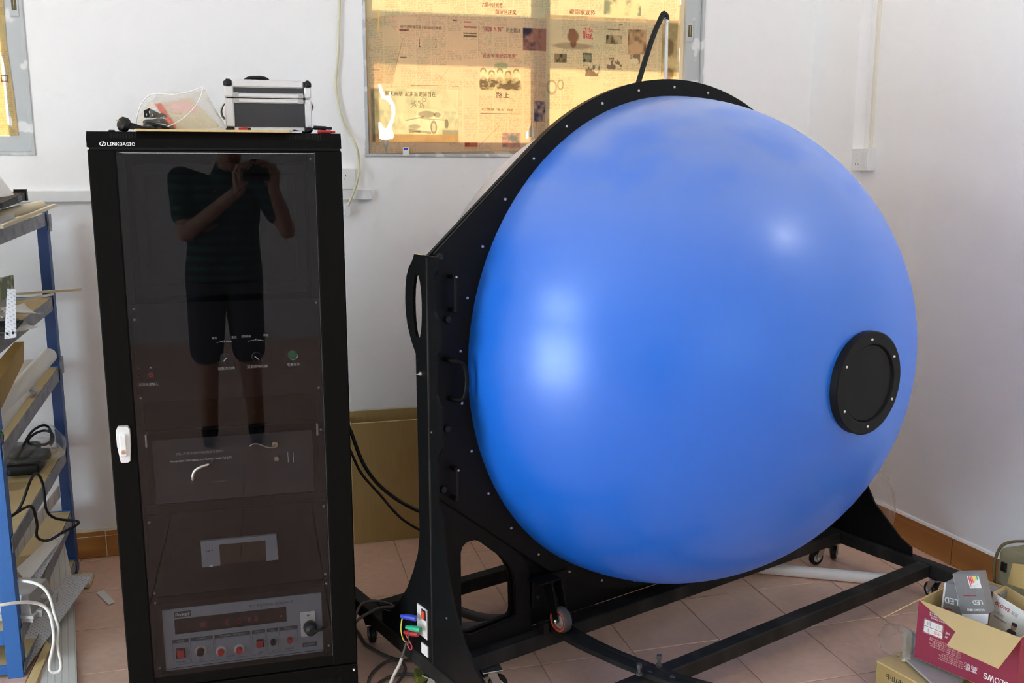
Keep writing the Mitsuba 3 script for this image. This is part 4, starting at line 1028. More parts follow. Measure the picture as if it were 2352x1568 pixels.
# curved rail and the guide wheel that runs on it
rc, rr_ = (.560, .150), .983
def railpt(a, r):
    return rc[0] - r * math.cos(a), rc[1] + r * math.sin(a)
aa = np.linspace(-.115, .60, 60)
def arcband(r0, r1, z0, z1):
    poly = Polygon([(railpt(a, r1)[0], -railpt(a, r1)[1]) for a in aa] + [(railpt(a, r0)[0], -railpt(a, r0)[1]) for a in aa[::-1]])
    return ext(poly, z0, z1)
# fit: outer edge u -.487 at n .12, -.411 at n .50; inner edge -.424 at n .15, -.341 at n .513
OUTER = [(-.489, .03), (-.4885, .10), (-.487, .153), (-.480, .215), (-.470, .268), (-.455, .344), (-.439, .403), (-.424, .459), (-.411, .501), (-.385, .560), (-.350, .63), (-.305, .70)]
INNER = [(-.4265, .04), (-.426, .10), (-.4255, .160), (-.419, .230), (-.409, .291), (-.397, .340), (-.382, .400), (-.366, .457), (-.347, .510), (-.325, .556), (-.290, .62), (-.245, .685)]
so_, si_ = spline([(*q, 0) for q in OUTER], 50)[:, :2], spline([(*q, 0) for q in INNER], 50)[:, :2]
def band(t0, t1, z0, z1):
    A, B = so_ * (1 - t0) + si_ * t0, so_ * (1 - t1) + si_ * t1
    return ext(Polygon([(x, -y) for x, y in A] + [(x, -y) for x, y in B[::-1]]), z0, z1)
rl = sp_('guide_rail', cat([band(0, 1, .1305, .1400), band(0, .2, .1400, .1450), band(.76, 1, .1400, .1450)]), 'm_frame', False, label='curved black rail under the guide wheel')
for u, n, h in ((-.453, .427, .030), (-.377, .424, .030)):
    sp_('rail_bolt', cat([cyl((u, -n, .145), (u, -n, .152), .0085, 6), cyl((u, -n, .152), (u, -n, .152 + h * .6), .0045, 14), cyl((u, -n, .152 + h * .45), (u, -n, .152 + h * .85), .0075, 6)]), 'm_bolt_dark', False, rl)
for u, n in ((-.415, .425), (-.378, .478)):
    sp_('rail_screw', frame_to(lathe([(0, .001), (.006, .001), (.008, 0)], 16), (u, -n, .1402), (0, 0, 1)), 'm_bolt_dark', False, rl)
sp_('rail_stop', box(-.515, -.497, -.085, -.055, .130, .165, .003), 'm_frame', 30, rl)
# wheel assembly hung on the door plate
gw = child(sg, 'guide_wheel')
WU, WN, WZ, WR = -.474, .110, .180, .0380
ax = np.array([-1.0, -.05, 0.0]); ax /= np.linalg.norm(ax)        # axle, towards the left front (u, m)
px_ = np.array([-ax[1], ax[0], 0])
wc = np.array([WU, -WN, WZ])
q_ = .82
sc = lambda prof: [(a * q_, b * q_) for a, b in prof]
scene[gw] = mikit.ply(frame_to(lathe(sc([(.031, -.017), (.0405, -.0175), (.0455, -.013), (.0465, -.008), (.0465, .008), (.0455, .013), (.0405, .0175), (.031, .017), (.031, -.017)]), 48), wc, ax), 'm_tyre', 40, to_world=SM)
sp_('rim', frame_to(lathe(sc([(.0315, .0165), (.0385, .0188), (.0400, .0180), (.0400, -.0180), (.0385, -.0188), (.0315, -.0165), (.0300, -.010), (.0300, .010), (.0315, .0165)]), 48), wc, ax), 'm_orange_red', 40, gw, label='red wheel rim')
sp_('hub', frame_to(lathe(sc([(0, -.010), (.0305, -.010), (.0305, .010), (.024, .006), (.012, .012), (0, .012)]), 40), wc, ax), 'm_lamp_grey', 40, gw)
sp_('axle_bolt', frame_to(lathe(sc([(0, .034), (.006, .034), (.0095, .031), (.0100, .024), (0, .024)]), 20), wc, ax), 'm_chrome', 40, gw)
sp_('axle_bolt', frame_to(lathe(sc([(0, -.032), (.007, -.032), (.0075, -.024), (0, -.024)]), 20), wc, ax), 'm_steel', 40, gw)
for s in (1, -1):
    o = wc + ax * (.0185 * s)
    pts = [(0, -.009), (-.010, 0), (-.004, .012), (.010, .080), (.022, .112), (.052, .117), (.054, .085), (.030, .035), (.012, 0)]
    f = []
    back = np.array([0.35, 1.0, 0]); back = back - ax * (back @ ax); back /= np.linalg.norm(back)
    sp_('fork', hull([o + ax * t + back * a + np.array([0, 0, b]) for a, b in pts for t in (-.0018, .0018)]), 'm_black', False, gw)
bp_ = wc + np.array([0, 0, .100])
sp_('mount_plate', cat([box(-.535, -.405, -.050, -.043, .205, .300, .002), box(-.545, -.467, -.095, -.043, .296, .301, .001)]), 'm_black', False, gw)
sp_('mount_bolt', cyl((-.517, -.056, .240), (-.517, -.049, .240), .006, 6), 'm_frame', False, gw)
sp_('mount_bolt', cyl((-.485, -.075, .285), (-.485, -.075, .297), .007, 6), 'm_frame', False, gw)
# terminal block with test leads
tb_ = sp_('terminal_block', box(-.872, -.868, -.014, .041, .192, .281, .0005), 'm_white_matte', False, label='white terminal plate with a red switch')
sp_('rocker_frame', box(-.8740, -.8715, -.010, .012, .248, .277, .0005), 'm_rubber', False, tb_)
sp_('rocker', box(-.8785, -.8735, -.0075, .008, .251, .274, .001), 'm_orange_red', False, tb_)
sp_('terminal_block', box(-.872, -.868, -.016, .020, .140, .172, .0005), 'm_white_matte', False)
tl = thing('test_lead', 'grey three-wire test lead with blue, green and red plugs at the white terminal plate', 'cable')
TP = lambda u, n, z: tuple(sph(u, n, z))
for nm_p, m, a, b in (('blue_plug', 'm_plug_blue', (-.888, -.018, .249), (-.914, -.060, .247)), ('green_plug', 'm_plug_green', (-.888, .008, .226), (-.908, -.028, .223)), ('red_plug', 'm_plug_red', (-.886, -.010, .205), (-.905, -.048, .199))):
    part(tl, 'plug', frame_to(lathe([(0, 0), (.008, 0), (.0085, .012), (.0078, .030), (.0050, .048), (0, .048)], 16), TP(*a), np.array(TP(*b)) - np.array(TP(*a))), m, 40, label=nm_p.replace('_', ' '))
jn = (.355, 2.479, .160)
part(tl, 'wire', tube([TP(-.912, -.052, .243), TP(-.914, -.058, .215), TP(-.908, -.058, .175), jn], .0021, 8), 'm_wire_yellow', 60, label='yellow wire')
part(tl, 'wire', tube([TP(-.905, -.024, .219), TP(-.904, -.034, .195), TP(-.899, -.044, .165), jn], .0020, 8), 'm_cord_grey', 60)
part(tl, 'wire', tube([TP(-.905, -.050, .199), TP(-.901, -.036, .178), TP(-.895, -.032, .160), TP(-.893, -.038, .148), jn], .0020, 8), 'm_wire_red', 60, label='red wire')
a = jn
part(tl, 'sleeve', tube([a, (.349, 2.484, .136), (.341, 2.488, .108)], .0042, 8), 'm_cord_grey', 60)
part(tl, 'cable', tube([(.341, 2.488, .108), (.332, 2.494, .080), (.319, 2.502, .050), (.306, 2.500, .022), (.285, 2.47, .008), (.26, 2.40, .006)], .0052, 8), 'm_cable_white', 60)

# cords: black ones from the rack, hoses through the hole, grey ones on the floor
solo('power_cable', tube([(.19, 2.90, .76), (.249, 2.9, .681), (.283, 2.895, .578), (.336, 2.88, .494), (.404, 2.85, .440), (.450, 2.80, .425), (.47, 2.74, .43)], .0058, 8), 'm_rubber', 'upper of two black cords sagging from the rack cabinet to the sphere stand', 'cord', smooth=60)
solo('power_cable', tube([(.19, 2.90, .70), (.247, 2.9, .617), (.281, 2.895, .535), (.335, 2.88, .465), (.396, 2.85, .392), (.452, 2.80, .362), (.48, 2.74, .36)], .0040, 8), 'm_rubber', 'lower, thinner of two black cords sagging from the rack cabinet to the sphere stand', 'cord', smooth=60)
solo('black_hose', tube([(.46, 2.93, .03), (.593, 2.846, .045), (.655, 2.795, .040), (.745, 2.775, .035), (.86, 2.77, .022), (1.05, 2.86, .017)], .0155, 12), 'm_cord_grey', 'thick dark hose on the floor behind the stand, upper one in the cut-out', 'hose', smooth=60)
solo('black_hose', tube([(.44, 2.80, .03), (.576, 2.765, .034), (.658, 2.735, .045), (.745, 2.725, .055), (.85, 2.73, .040), (1.0, 2.78, .017)], .0145, 12), 'm_cord_grey', 'thick dark hose on the floor behind the stand, lower one in the cut-out', 'hose', smooth=60)
solo('floor_cable', tube([(.15, 2.98, .006), (.225, 2.93, .006), (.248, 2.89, .006), (.268, 2.79, .006), (.302, 2.725, .006), (.346, 2.672, .006), (.389, 2.653, .006), (.45, 2.66, .006)], .0045, 8), 'm_cord_grey', 'dark cord running on the floor from behind the rack cabinet to the loops', 'cord', smooth=60)
solo('floor_cable', tube([(.235, 2.46, .006), (.247, 2.52, .006), (.255, 2.575, .006), (.285, 2.630, .006), (.335, 2.660, .009), (.362, 2.630, .012), (.360, 2.575, .012), (.337, 2.531, .012), (.30, 2.50, .006), (.27, 2.52, .006), (.292, 2.555, .007), (.335, 2.575, .007), (.37, 2.573, .006), (.404, 2.552, .006), (.44, 2.53, .006)], .0046, 8, 140), 'm_cord_grey', 'dark cord lying in loops on the floor in front of the sphere frame', 'cord', smooth=60)
solo('cable_loop', tube([(.20, 2.70, .10), (.232, 2.712, .142), (.270, 2.782, .150), (.315, 2.792, .142), (.352, 2.748, .140), (.318, 2.752, .140), (.283, 2.735, .139), (.243, 2.700, .138), (.20, 2.66, .09)], .0048, 8, 100), 'm_cord_grey', 'grey cord looped over the left bar of the sphere frame', 'cord', smooth=60)
ab = solo('adjuster_block', box(.385, .420, 2.505, 2.560, 0.001, .03, .003), 'm_olive', 'small olive block on the floor under the left bar of the sphere frame', 'block')
# rod and tube standing behind the sphere's top
fr_ = thing('fibre_tube', 'black hose bent down into a thin white tube, rising above the top of the sphere', 'tube')
tp2 = lambda u, z, n=-.1: tuple(sph(u, n, z))
part(fr_, 'hose', tube([tp2(-.05, 1.69), tp2(-.024, 1.761), tp2(.013, 1.856), tp2(.042, 1.918), tp2(.061, 1.950), tp2(.072, 1.962), tp2(.080, 1.957), tp2(.083, 1.945)], .0085, 12), 'm_rubber', 60)
part(fr_, 'rod', tube([tp2(.0835, 1.950), tp2(.0855, 1.85), tp2(.088, 1.69)], .0055, 12, smooth=False), 'm_white', 60)
part(fr_, 'collar', tube([tp2(.0800, 1.955), tp2(.0836, 1.938)], .0068, 12, smooth=False), 'm_white', 60)

# ------------------------------------------------------------------ fittings on the walls
tr = solo('cable_trunking', box(-1.3, .4365, YB - .024, YB, 1.369, 1.410, .002), 'm_plastic_white', 'white cable trunking along the back wall, ending right of the rack cabinet', 'trunking', smooth=False)
sk = thing('wall_socket', 'white wall socket right of the rack cabinet above the trunking', 'socket')
part(sk, 'box', box(.262, .377, YB - .030, YB, 1.408, 1.491, .004), 'm_socket')
for x, z, a in ((.3360, 1.4625, .5), (.3290, 1.4500, -.1)):
    part(sk, 'slot', bar((x - .003 * math.sin(a), YB - .0305, z + .004 * math.cos(a)), (x + .003 * math.sin(a), YB - .0305, z - .004 * math.cos(a)), .0022, .0012, (0, 1, 0)), 'm_rubber', False)
wc_ = thing('wall_cable', 'cream cord with a white plug hanging down the back wall beside the window', 'cord')
yc = YB - .012
CP = [(.337, 2.35), (.336, 2.111), (.329, 2.0), (.323, 1.906), (.314, 1.84), (.312, 1.794), (.320, 1.73), (.337, 1.665), (.358, 1.62), (.376, 1.584), (.386, 1.552), (.3895, 1.518), (.386, 1.475), (.376, 1.434), (.362, 1.395), (.349, 1.365), (.341, 1.349)]
part(wc_, 'cord', tube([(x, yc - (.030 if z < 1.50 else .0), z) if z < 1.52 else (x, yc - (.018 if z < 1.6 else 0), z) for x, z in CP], .0046, 8, 120), 'm_cable_cream', 60)
part(wc_, 'plug', hull([(x, y, z) for (x0, x1, z) in ((.334, .345, 1.352), (.328, .3505, 1.345), (.326, .3515, 1.335), (.329, .3475, 1.312), (.332, .343, 1.3075)) for x in (x0, x1) for y in (YB - .034, YB - .012)]), 'm_white')
# conduit and socket box on the right wall
def on_right(y, off, z):
    b = np.array([rw(y), y]) + np.array([-math.cos(math.atan(.103)), -math.sin(math.atan(.103))]) * off
    return np.array([b[0], b[1], z])
ob = thing('outlet_box', 'white socket box on the right wall beside the corner column', 'socket')
A_, B_ = 3.482, 3.392
part(ob, 'box', hull([on_right(y, o, z) for y in (A_, B_) for o in (0, .034) for z in (1.482, 1.570)]), 'm_socket', False)
part(ob, 'face_plate', hull([on_right(y, o, z) for y in (A_ - .0005, B_ + .0005) for o in (.033, .041) for z in (1.4825, 1.5695)]), 'm_white', False)
f0 = lambda s, z, o=.0405: on_right(A_ + (B_ - A_) * s, o, z)
rkk = part(ob, 'rocker', hull([f0(s, z, o) for s in (.62, .92) for z in (1.495, 1.556) for o in (.040, .0435)]), 'm_plastic_white', False)
for s, z, w, h in ((.24, 1.5445, .018, .0022), (.45, 1.5445, .018, .0022), (.33, 1.524, .008, .0026), (.24, 1.508, .014, .0024), (.42, 1.508, .014, .0024)):
    part(ob, 'slot', hull([f0(s + a * w / .2 * .5, z + b * h, o) for a in (-.35, .35) for b in (-1, 1) for o in (.040, .0412)]), 'm_rubber', False)
solo('conduit', hull([on_right(y, o, z) for y in (3.424, 3.412) for o in (0, .013) for z in (1.5725, 2.9)]), 'm_conduit', 'thin cream conduit running up the right wall from the socket box', 'conduit', smooth=False)

# ------------------------------------------------------------------ on the floor behind
cb = thing('cardboard_box', 'open brown cardboard box on the floor against the back wall, beside the rack cabinet', 'box')
bx0, bx1, by0, by1, bz = .315, .74, 3.628, 3.742, .500
part(cb, 'side', box(bx0, bx1, by0, by0 + .004, 0, bz, .0008), 'm_card_old', False)
part(cb, 'side', box(bx0, bx1, by1 - .004, by1, 0, bz + .022, .0008), 'm_card_old', False)
part(cb, 'side', box(bx0, bx0 + .004, by0, by1, 0, bz, .0008), 'm_card_old', False)
part(cb, 'side', box(bx1 - .004, bx1, by0, by1, 0, bz, .0008), 'm_card_old', False)
part(cb, 'bottom', box(bx0, bx1, by0, by1, 0, .005, 0), 'm_card_old', False)
part(cb, 'edge', box(bx0 - .0006, bx1, by0 - .0006, by0 + .005, bz - .0015, bz + .0015, 0), 'm_card_light', False)
part(cb, 'edge', box(bx0 - .001, bx0 + .0015, by0 - .001, by0 + .0015, 0, bz, 0), 'm_card_light', False)
solo('white_tube', frame_to(lathe([(.017, 0), (.021, .001), (.021, .62), (.017, .621), (.017, 0)], 24), (1.66, 3.005, .0215), (.47, -.253, 0)), 'm_white_matte', 'white plastic tube lying on the floor under the sphere', 'tube')
# clear bag behind the right side plate
def bubble(u, v):
    th, ph = u * 2 * np.pi, (v - .5) * np.pi
    r = .14 + .03 * (meshkit.fbm(np.c_[np.cos(th) * 2 + 5, np.sin(th) * 2 + 5, v * 4], 4) - .5) * 2
    x = r * .62 * np.cos(ph) * np.cos(th); y = r * 1.05 * np.cos(ph) * np.sin(th); z = r * 1.15 * np.sin(ph)
    return np.c_[2.325 + x - .10 * z * .3, 3.13 + y, np.maximum(.165 + z, .002)]
solo('bubble_bag', grid(bubble, 40, 24), 'm_film_clear', 'clear inflated plastic bag at the foot of the right wall behind the sphere frame', 'plastic bag', smooth=True)
# canvas bag by the right wall
cv = thing('canvas_bag', 'olive canvas bag with brown piping by the right wall', 'bag')
def rbox(x0, x1, y0, y1, z0, z1, r):
    s = trimesh.creation.icosphere(2, r)
    return hull(np.vstack([s.vertices + [a, b, c] for a in (x0 + r, x1 - r) for b in (y0 + r, y1 - r) for c in (z0 + r, z1 - r)]))
cm = rbox(2.338, 2.500, 2.20, 2.455, .0, .250, .03).subdivide().subdivide()
cm.vertices += (meshkit.fbm(cm.vertices * 14, 3)[:, None] - .5) * .012 * np.array([1, 1, .6])
cm.vertices[:, 2] = np.maximum(cm.vertices[:, 2], .001)
part(cv, 'body', cm, 'm_canvas', 60)
pts = [(2.336, 2.450, .02), (2.336, 2.452, .16), (2.343, 2.452, .222), (2.360, 2.452, .246), (2.39, 2.452, .254), (2.44, 2.452, .252), (2.49, 2.452, .240)]
part(cv, 'piping', tube([(x, 2.205, z) for x, y, z in pts], .005, 8), 'm_canvas_trim', 60)
part(cv, 'piping', tube(pts, .005, 8), 'm_canvas_trim', 60)
part(cv, 'strap', tube([(2.385, 2.24, .248), (2.40, 2.24, .268), (2.44, 2.24, .268), (2.46, 2.24, .248)], .006, 8), 'm_canvas_trim', 60)
part(cv, 'tag', box(2.329, 2.336, 2.40, 2.42, .175, .205, .001), 'm_rubber', False)

# ------------------------------------------------------------------ blue shelf at the left edge
sh = thing('storage_shelf', 'blue slotted-angle shelf with wooden boards at the left edge of the picture', 'shelf')
SY0, SY1, SXR, SXL = 2.87, 3.65, -.735, -1.22
def angle_post(x, y, sx, sy, z1, mat):
    """an angle iron: two legs, the corner at x, y; sx, sy point along its legs"""
    w = .042
    a = box(min(x, x + sx * w), max(x, x + sx * w), min(y, y + sy * .0025), max(y, y + sy * .0025), 0.0, z1, .0006)
    b = box(min(x, x + sx * .0025), max(x, x + sx * .0025), min(y, y + sy * w), max(y, y + sy * w), 0.0, z1, .0006)
    part(sh, 'post', cat([a, b]), mat, False)
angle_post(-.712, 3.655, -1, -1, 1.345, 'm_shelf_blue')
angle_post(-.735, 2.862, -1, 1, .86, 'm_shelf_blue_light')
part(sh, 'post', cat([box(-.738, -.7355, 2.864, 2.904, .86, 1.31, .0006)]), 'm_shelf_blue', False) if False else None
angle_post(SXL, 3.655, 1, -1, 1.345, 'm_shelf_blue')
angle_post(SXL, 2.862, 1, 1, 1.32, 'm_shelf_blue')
LV = [(1.306, 1.337), (1.008, 1.040), (.712, .786), (.432, .482), (.148, .238), (.040, .045)]
def lev(i, y):
    a, b = LV[i]
    return a + (b - a) * (y - SY0) / (SY1 - SY0)
for i, (za, zb) in enumerate(LV):
    h, t = (.044, .0025) if i < 5 else (.03, .0025)
    def lip(p, q):
        m = hull([(x, y, z + o) for (x, y, z) in (p, q) for o in (-h, 0)] + [(x - t if abs(p[0] - q[0]) < .1 else x, y + (t if abs(p[0] - q[0]) > .1 else 0), z + o) for (x, y, z) in (p, q) for o in (-h, 0)])
        part(sh, 'lip', m, 'm_shelf_lip' if abs(p[0] - q[0]) < .1 else 'm_shelf_blue_light', False)
    lip((SXR + .004, SY0, za), (SXR + .020, SY1, zb))
    lip((SXL, SY0 + .001, za), (SXR, SY0 + .001, za))
    lip((SXL, SY1 - .004, zb), (SXR + .02, SY1 - .004, zb))
    part(sh, 'shelf_board', hull([(x, y, z + o) for (x, y, z) in ((SXL + .005, SY0 + .006, za), (SXR - .001, SY0 + .006, za), (SXL + .005, SY1 - .006, zb), (SXR + .012, SY1 - .006, zb)) for o in (-.012, -.003)]), 'm_plywood', False)
for (x, y, z) in ((-.711, 3.64, 1.300), (-.711, 3.635, .79)):
    part(sh, 'bracket', box(x - .001, x + .006, y - .02, y + .02, z - .03, z + .03, .001), 'm_shelf_lip', False)
part(sh, 'bolt', cyl((-.736, 2.90, .62), (-.729, 2.90, .62), .006, 6), 'm_shelf_blue', False)

# top board
sd = thing('lamp_shade', 'white translucent cone shade at the left edge, on top of the blue shelf', 'lamp shade')
part(sd, 'cone', frame_to(lathe([(.004, .19), (.02, .186), (.124, .018), (.128, 0)], 48), (-.842, 3.20, 1.392), (0, 0, 1)), 'm_shade', True)
part(sd, 'inner_ring', frame_to(lathe([(.118, -.002), (.128, -.002), (.128, .004), (.118, .004), (.118, -.002)], 48), (-.842, 3.20, 1.392), (0, 0, 1)), 'm_canvas_trim', True)
hb = thing('heat_sink_box', 'black wedge-shaped lamp part with white lettering on top of the blue shelf', 'lamp part')
part(hb, 'body', hull([(-.80, 2.98, 1.372), (-.80, 2.98, 1.390), (-.700, 2.985, 1.374), (-.699, 2.985, 1.3915), (-.703, 3.29, 1.390), (-.702, 3.29, 1.415), (-.80, 3.29, 1.392), (-.80, 3.29, 1.416)]), 'm_rubber', False)
part(hb, 'lettering', on_plane(lettering('LED TL', .0125, .0006), (-.7005, 3.20, 1.398), (.002, 1, .06), (0, 0, 1)), 'm_ink_grey', False)
part(hb, 'end_cap', hull([(x, y, z) for x in (-.735, -.699) for y in (3.285, 3.305) for z in (1.388, 1.424)]), 'm_rubber', False)
solo('paper_roll', frame_to(lathe([(.0, 0), (.0165, 0), (.0165, .62), (.015, .62), (.015, .60), (0, .60)], 24), (-.762, 2.90, 1.3405), (.09, 1, .042)), 'm_paper_cream', 'cream paper roll lying on top of the blue shelf', 'roll')
solo('wooden_stick', bar((-.700, 2.95, 1.325), (-.664, 3.52, 1.3655), .012, .010), 'm_paper_cream', 'pale stick sticking out at the corner of the top of the blue shelf', 'stick', smooth=False)
solo('aluminium_strip', quad_sheet((-.735, 2.98, 1.348), (-.7035, 3.12, 1.356), (-.6985, 3.12, 1.327), (-.722, 2.98, 1.322), .0015), 'm_paper_grey', 'grey metal strip leaning over the top edge of the blue shelf', 'strip', smooth=False)
solo('black_hood', frame_to(lathe([(.02, 0), (.034, .004), (.040, .020), (.036, .03)], 24), (-.790, 2.93, 1.318), (0, 0, 1)), 'm_rubber', 'black round cap on the top board of the blue shelf', 'cap')
# second board
solo('green_tin', box(-1.02, -.785, 3.06, 3.33, 1.052, 1.145, .004), 'm_lamp_grey', 'grey-green tin on the second board of the blue shelf', 'tin', smooth=False)
gt = solo('picture_box', hull([(x, y, z) for x in (-.784, -.775) for (y, z0, z1) in ((3.10, 1.075, 1.155), (3.36, 1.10, 1.148)) for z in (z0, z1)]), pr('m_tin_green', mikit.proc(lambda p, n, uv: mix((0.10, 0.13, 0.05), (0.42, 0.45, 0.30), smoothstep(0.35, 0.65, pf(p.y * 30, p.z * 30, 2.0)))), 0.4), 'green printed end of the tin on the second board of the blue shelf', 'box', smooth=False)
solo('long_batten', bar((-.85, 3.55, 1.062), (-.597, 3.47, 1.082), .018, .008), 'm_paper_cream', 'long pale batten sticking out sideways from the second board of the blue shelf', 'batten', smooth=False)
solo('long_batten', bar((-.90, 3.36, 1.048), (-.642, 3.22, 1.096), .030, .007), 'm_paper', 'shorter white batten under the long one on the second board of the blue shelf', 'batten', smooth=False)
pb_ = thing('circuit_strip', 'white circuit strip hanging down over the second board of the blue shelf', 'circuit board')
part(pb_, 'strip', quad_sheet((-.7115, 3.0, 1.143), (-.688, 2.995, 1.142), (-.667, 2.862, 1.022), (-.6965, 2.858, 1.019), .0016), 'm_pcb', False)
for a in (.25, .75):
    o = np.array([-.6965, 2.858, 1.019]) * (1 - a) + np.array([-.667, 2.862, 1.022]) * a + np.array([-.002, .011, .011])
    part(pb_, 'hole', cyl(o - np.array([0, .0035, -.0035]), o + np.array([0, .001, -.001]), .0032, 10), 'm_rubber', False)
def curl(A, B, Cc, D, lift, seed):
    A, B, Cc, D = (np.array(q, float) for q in (A, B, Cc, D))
    def fn(u, v):
        P = A * ((1 - u) * (1 - v))[:, None] + B * (u * (1 - v))[:, None] + Cc * (u * v)[:, None] + D * ((1 - u) * v)[:, None]
        P[:, 2] += lift * (4 * (u - .5) ** 2) + .004 * (meshkit.noise(np.c_[u * 3, v * 3, u * 0], seed) - .5)
        return P
    return grid(fn, 14, 8)
solo('paper_scrap', curl((-.76, 3.10, 1.065), (-.70, 3.02, 1.060), (-.652, 3.16, 1.036), (-.72, 3.22, 1.06), .012, 1), 'm_paper', 'curled white paper scrap hanging over the edge of the second board of the blue shelf', 'paper', smooth=True)
solo('paper_scrap', curl((-.75, 2.96, 1.020), (-.685, 2.93, 1.022), (-.648, 3.06, 1.014), (-.72, 3.12, 1.035), .006, 2), 'm_paper_grey', 'grey paper scrap under the curled one on the second board of the blue shelf', 'paper', smooth=True)
solo('paper_scrap', curl((-.86, 3.02, 1.060), (-.76, 2.95, 1.035), (-.745, 3.10, 1.055), (-.85, 3.25, 1.075), .02, 3), 'm_paper', 'crumpled white paper on the second board of the blue shelf, by the hanging strip', 'paper', smooth=True)
solo('dark_bracket', hull([(x, y, z) for x in (-.80, -.70) for y in (2.96, 3.10) for z in (1.022, 1.036)]), 'm_rubber', 'dark metal piece among the paper scraps on the second board of the blue shelf', 'bracket', smooth=False)
solo('metal_rod', tube([(-.83, 3.05, 1.13), (-.715, 2.95, 1.065)], .003, 8, smooth=False), 'm_steel', 'thin metal rod lying across the papers on the second board of the blue shelf', 'rod')
solo('white_batten', bar((-.86, 3.58, 1.052), (-.76, 3.10, 1.032), .03, .012), 'm_paper', 'white batten lying along the second board of the blue shelf', 'batten', smooth=False)
# third board
solo('card_angle', cat([quad_sheet((-.80, 2.90, .865), (-.79, 3.36, .925), (-.762, 3.36, .925), (-.745, 2.90, .870), .003), quad_sheet((-.762, 3.36, .925), (-.745, 2.90, .870), (-.752, 2.90, .775), (-.768, 3.36, .86), .003)]), 'm_card_old', 'brown folded cardboard strip standing on the third board of the blue shelf', 'cardboard', smooth=False)
solo('paper_roll', frame_to(lathe([(.0, 0), (.0270, 0), (.0270, .66), (.025, .66), (.025, .63), (0, .63)], 32), (-.782, 2.93, .762), (.045, .66, .075)), 'm_paper', 'thick white paper roll on the third board of the blue shelf', 'roll')
solo('paper_roll', frame_to(lathe([(.0, 0), (.0175, 0), (.0175, .37), (.016, .37), (.016, .35), (0, .35)], 28), (-.752, 2.88, .745), (.0, .33, .030)), 'm_paper', 'thin white paper roll at the front edge of the third board of the blue shelf', 'roll')
rs2 = np.random.default_rng(5)
cr = trimesh.creation.icosphere(3, .022); cr.vertices *= [1, 1, .75]; cr.vertices *= (1 + .35 * (meshkit.noise(cr.vertices * 110, 4)[:, None] - .5)); cr.vertices += [-.741, 3.31, .770]
solo('crumpled_wrap', cr, 'm_paper_grey', 'small crumpled grey wrap on the third board of the blue shelf', 'wrap', smooth=False)
solo('white_strip', bar((-.80, 2.98, .790), (-.785, 3.52, .835), .03, .004), 'm_paper', 'thin white strip lying behind the thick paper roll on the blue shelf', 'strip', smooth=False)
rb = thing('red_component', 'tiny red and green electronic part on the third board of the blue shelf', 'component')
part(rb, 'red_body', cyl((-.739, 2.875, .722), (-.739, 2.875, .738), .006, 12, .001), 'm_red')
part(rb, 'green_body', box(-.748, -.732, 2.868, 2.882, .738, .752, .001), 'm_green', False)
part(rb, 'lead', tube([(-.732, 2.872, .752), (-.727, 2.87, .745), (-.728, 2.87, .728)], .001, 6), 'm_rubber')
# fourth board: adapters and cords in a bag
for i, (x0, x1, y0, y1, z) in enumerate(((-.93, -.80, 3.42, 3.64, .478), (-.86, -.752, 3.36, 3.56, .470))):
    solo('power_adapter', box(x0, x1, y0, y1, z, z + .038, .008), 'm_rubber', ('rear black adapter in a clear bag on the fourth board of the shelf', 'front black adapter in a clear bag on the fourth board of the shelf')[i], 'adapter', smooth=50)
def crumple(u, v):
    a = u * 2 * np.pi; b = (v - .5) * np.pi
    r = 1 + .5 * (meshkit.fbm(np.c_[np.cos(a) * 2 + 3, np.sin(a) * 2 + 3, v * 5], 4, 7) - .5)
    return np.c_[-.815 + .115 * np.cos(b) * np.cos(a) * r, 3.53 + .15 * np.cos(b) * np.sin(a) * r, .505 + .055 * np.sin(b) * r + .055 * np.clip(np.sin(a), 0, 1) * np.cos(b)]
solo('clear_bag', grid(crumple, 36, 20), 'm_film_clear', 'crumpled clear bag around the black adapters on the blue shelf', 'plastic bag', smooth=True)
solo('adapter_cable', tube([(-.83, 3.42, .52), (-.81, 3.46, .56), (-.79, 3.55, .585), (-.765, 3.60, .575), (-.75, 3.57, .545), (-.765, 3.50, .535), (-.80, 3.47, .55), (-.785, 3.55, .57), (-.755, 3.60, .55), (-.75, 3.55, .52)], .0045, 8, 120), 'm_rubber', 'coiled black cord on top of the adapters on the blue shelf', 'cord', smooth=60)
hc = [(-.86, 3.12, .452), (-.79, 3.02, .446), (-.742, 2.99, .470), (-.706, 3.00, .545), (-.694, 3.08, .556), (-.688, 3.1, .519), (-.686, 3.1, .476), (-.684, 3.1, .433), (-.664, 3.13, .390), (-.620, 3.15, .371), (-.602, 3.14, .368), (-.612, 3.12, .362), (-.650, 3.1, .349), (-.700, 3.1, .331), (-.716, 3.1, .342), (-.714, 3.09, .375), (-.708, 3.06, .430), (-.707, 3.03, .468), (-.714, 2.99, .483), (-.74, 2.94, .478), (-.80, 2.93, .442)]
solo('hanging_cable', tube(hc, .0042, 8, 160), 'm_rubber', 'black cord hanging in a loop over the fourth board of the blue shelf', 'cord', smooth=60)
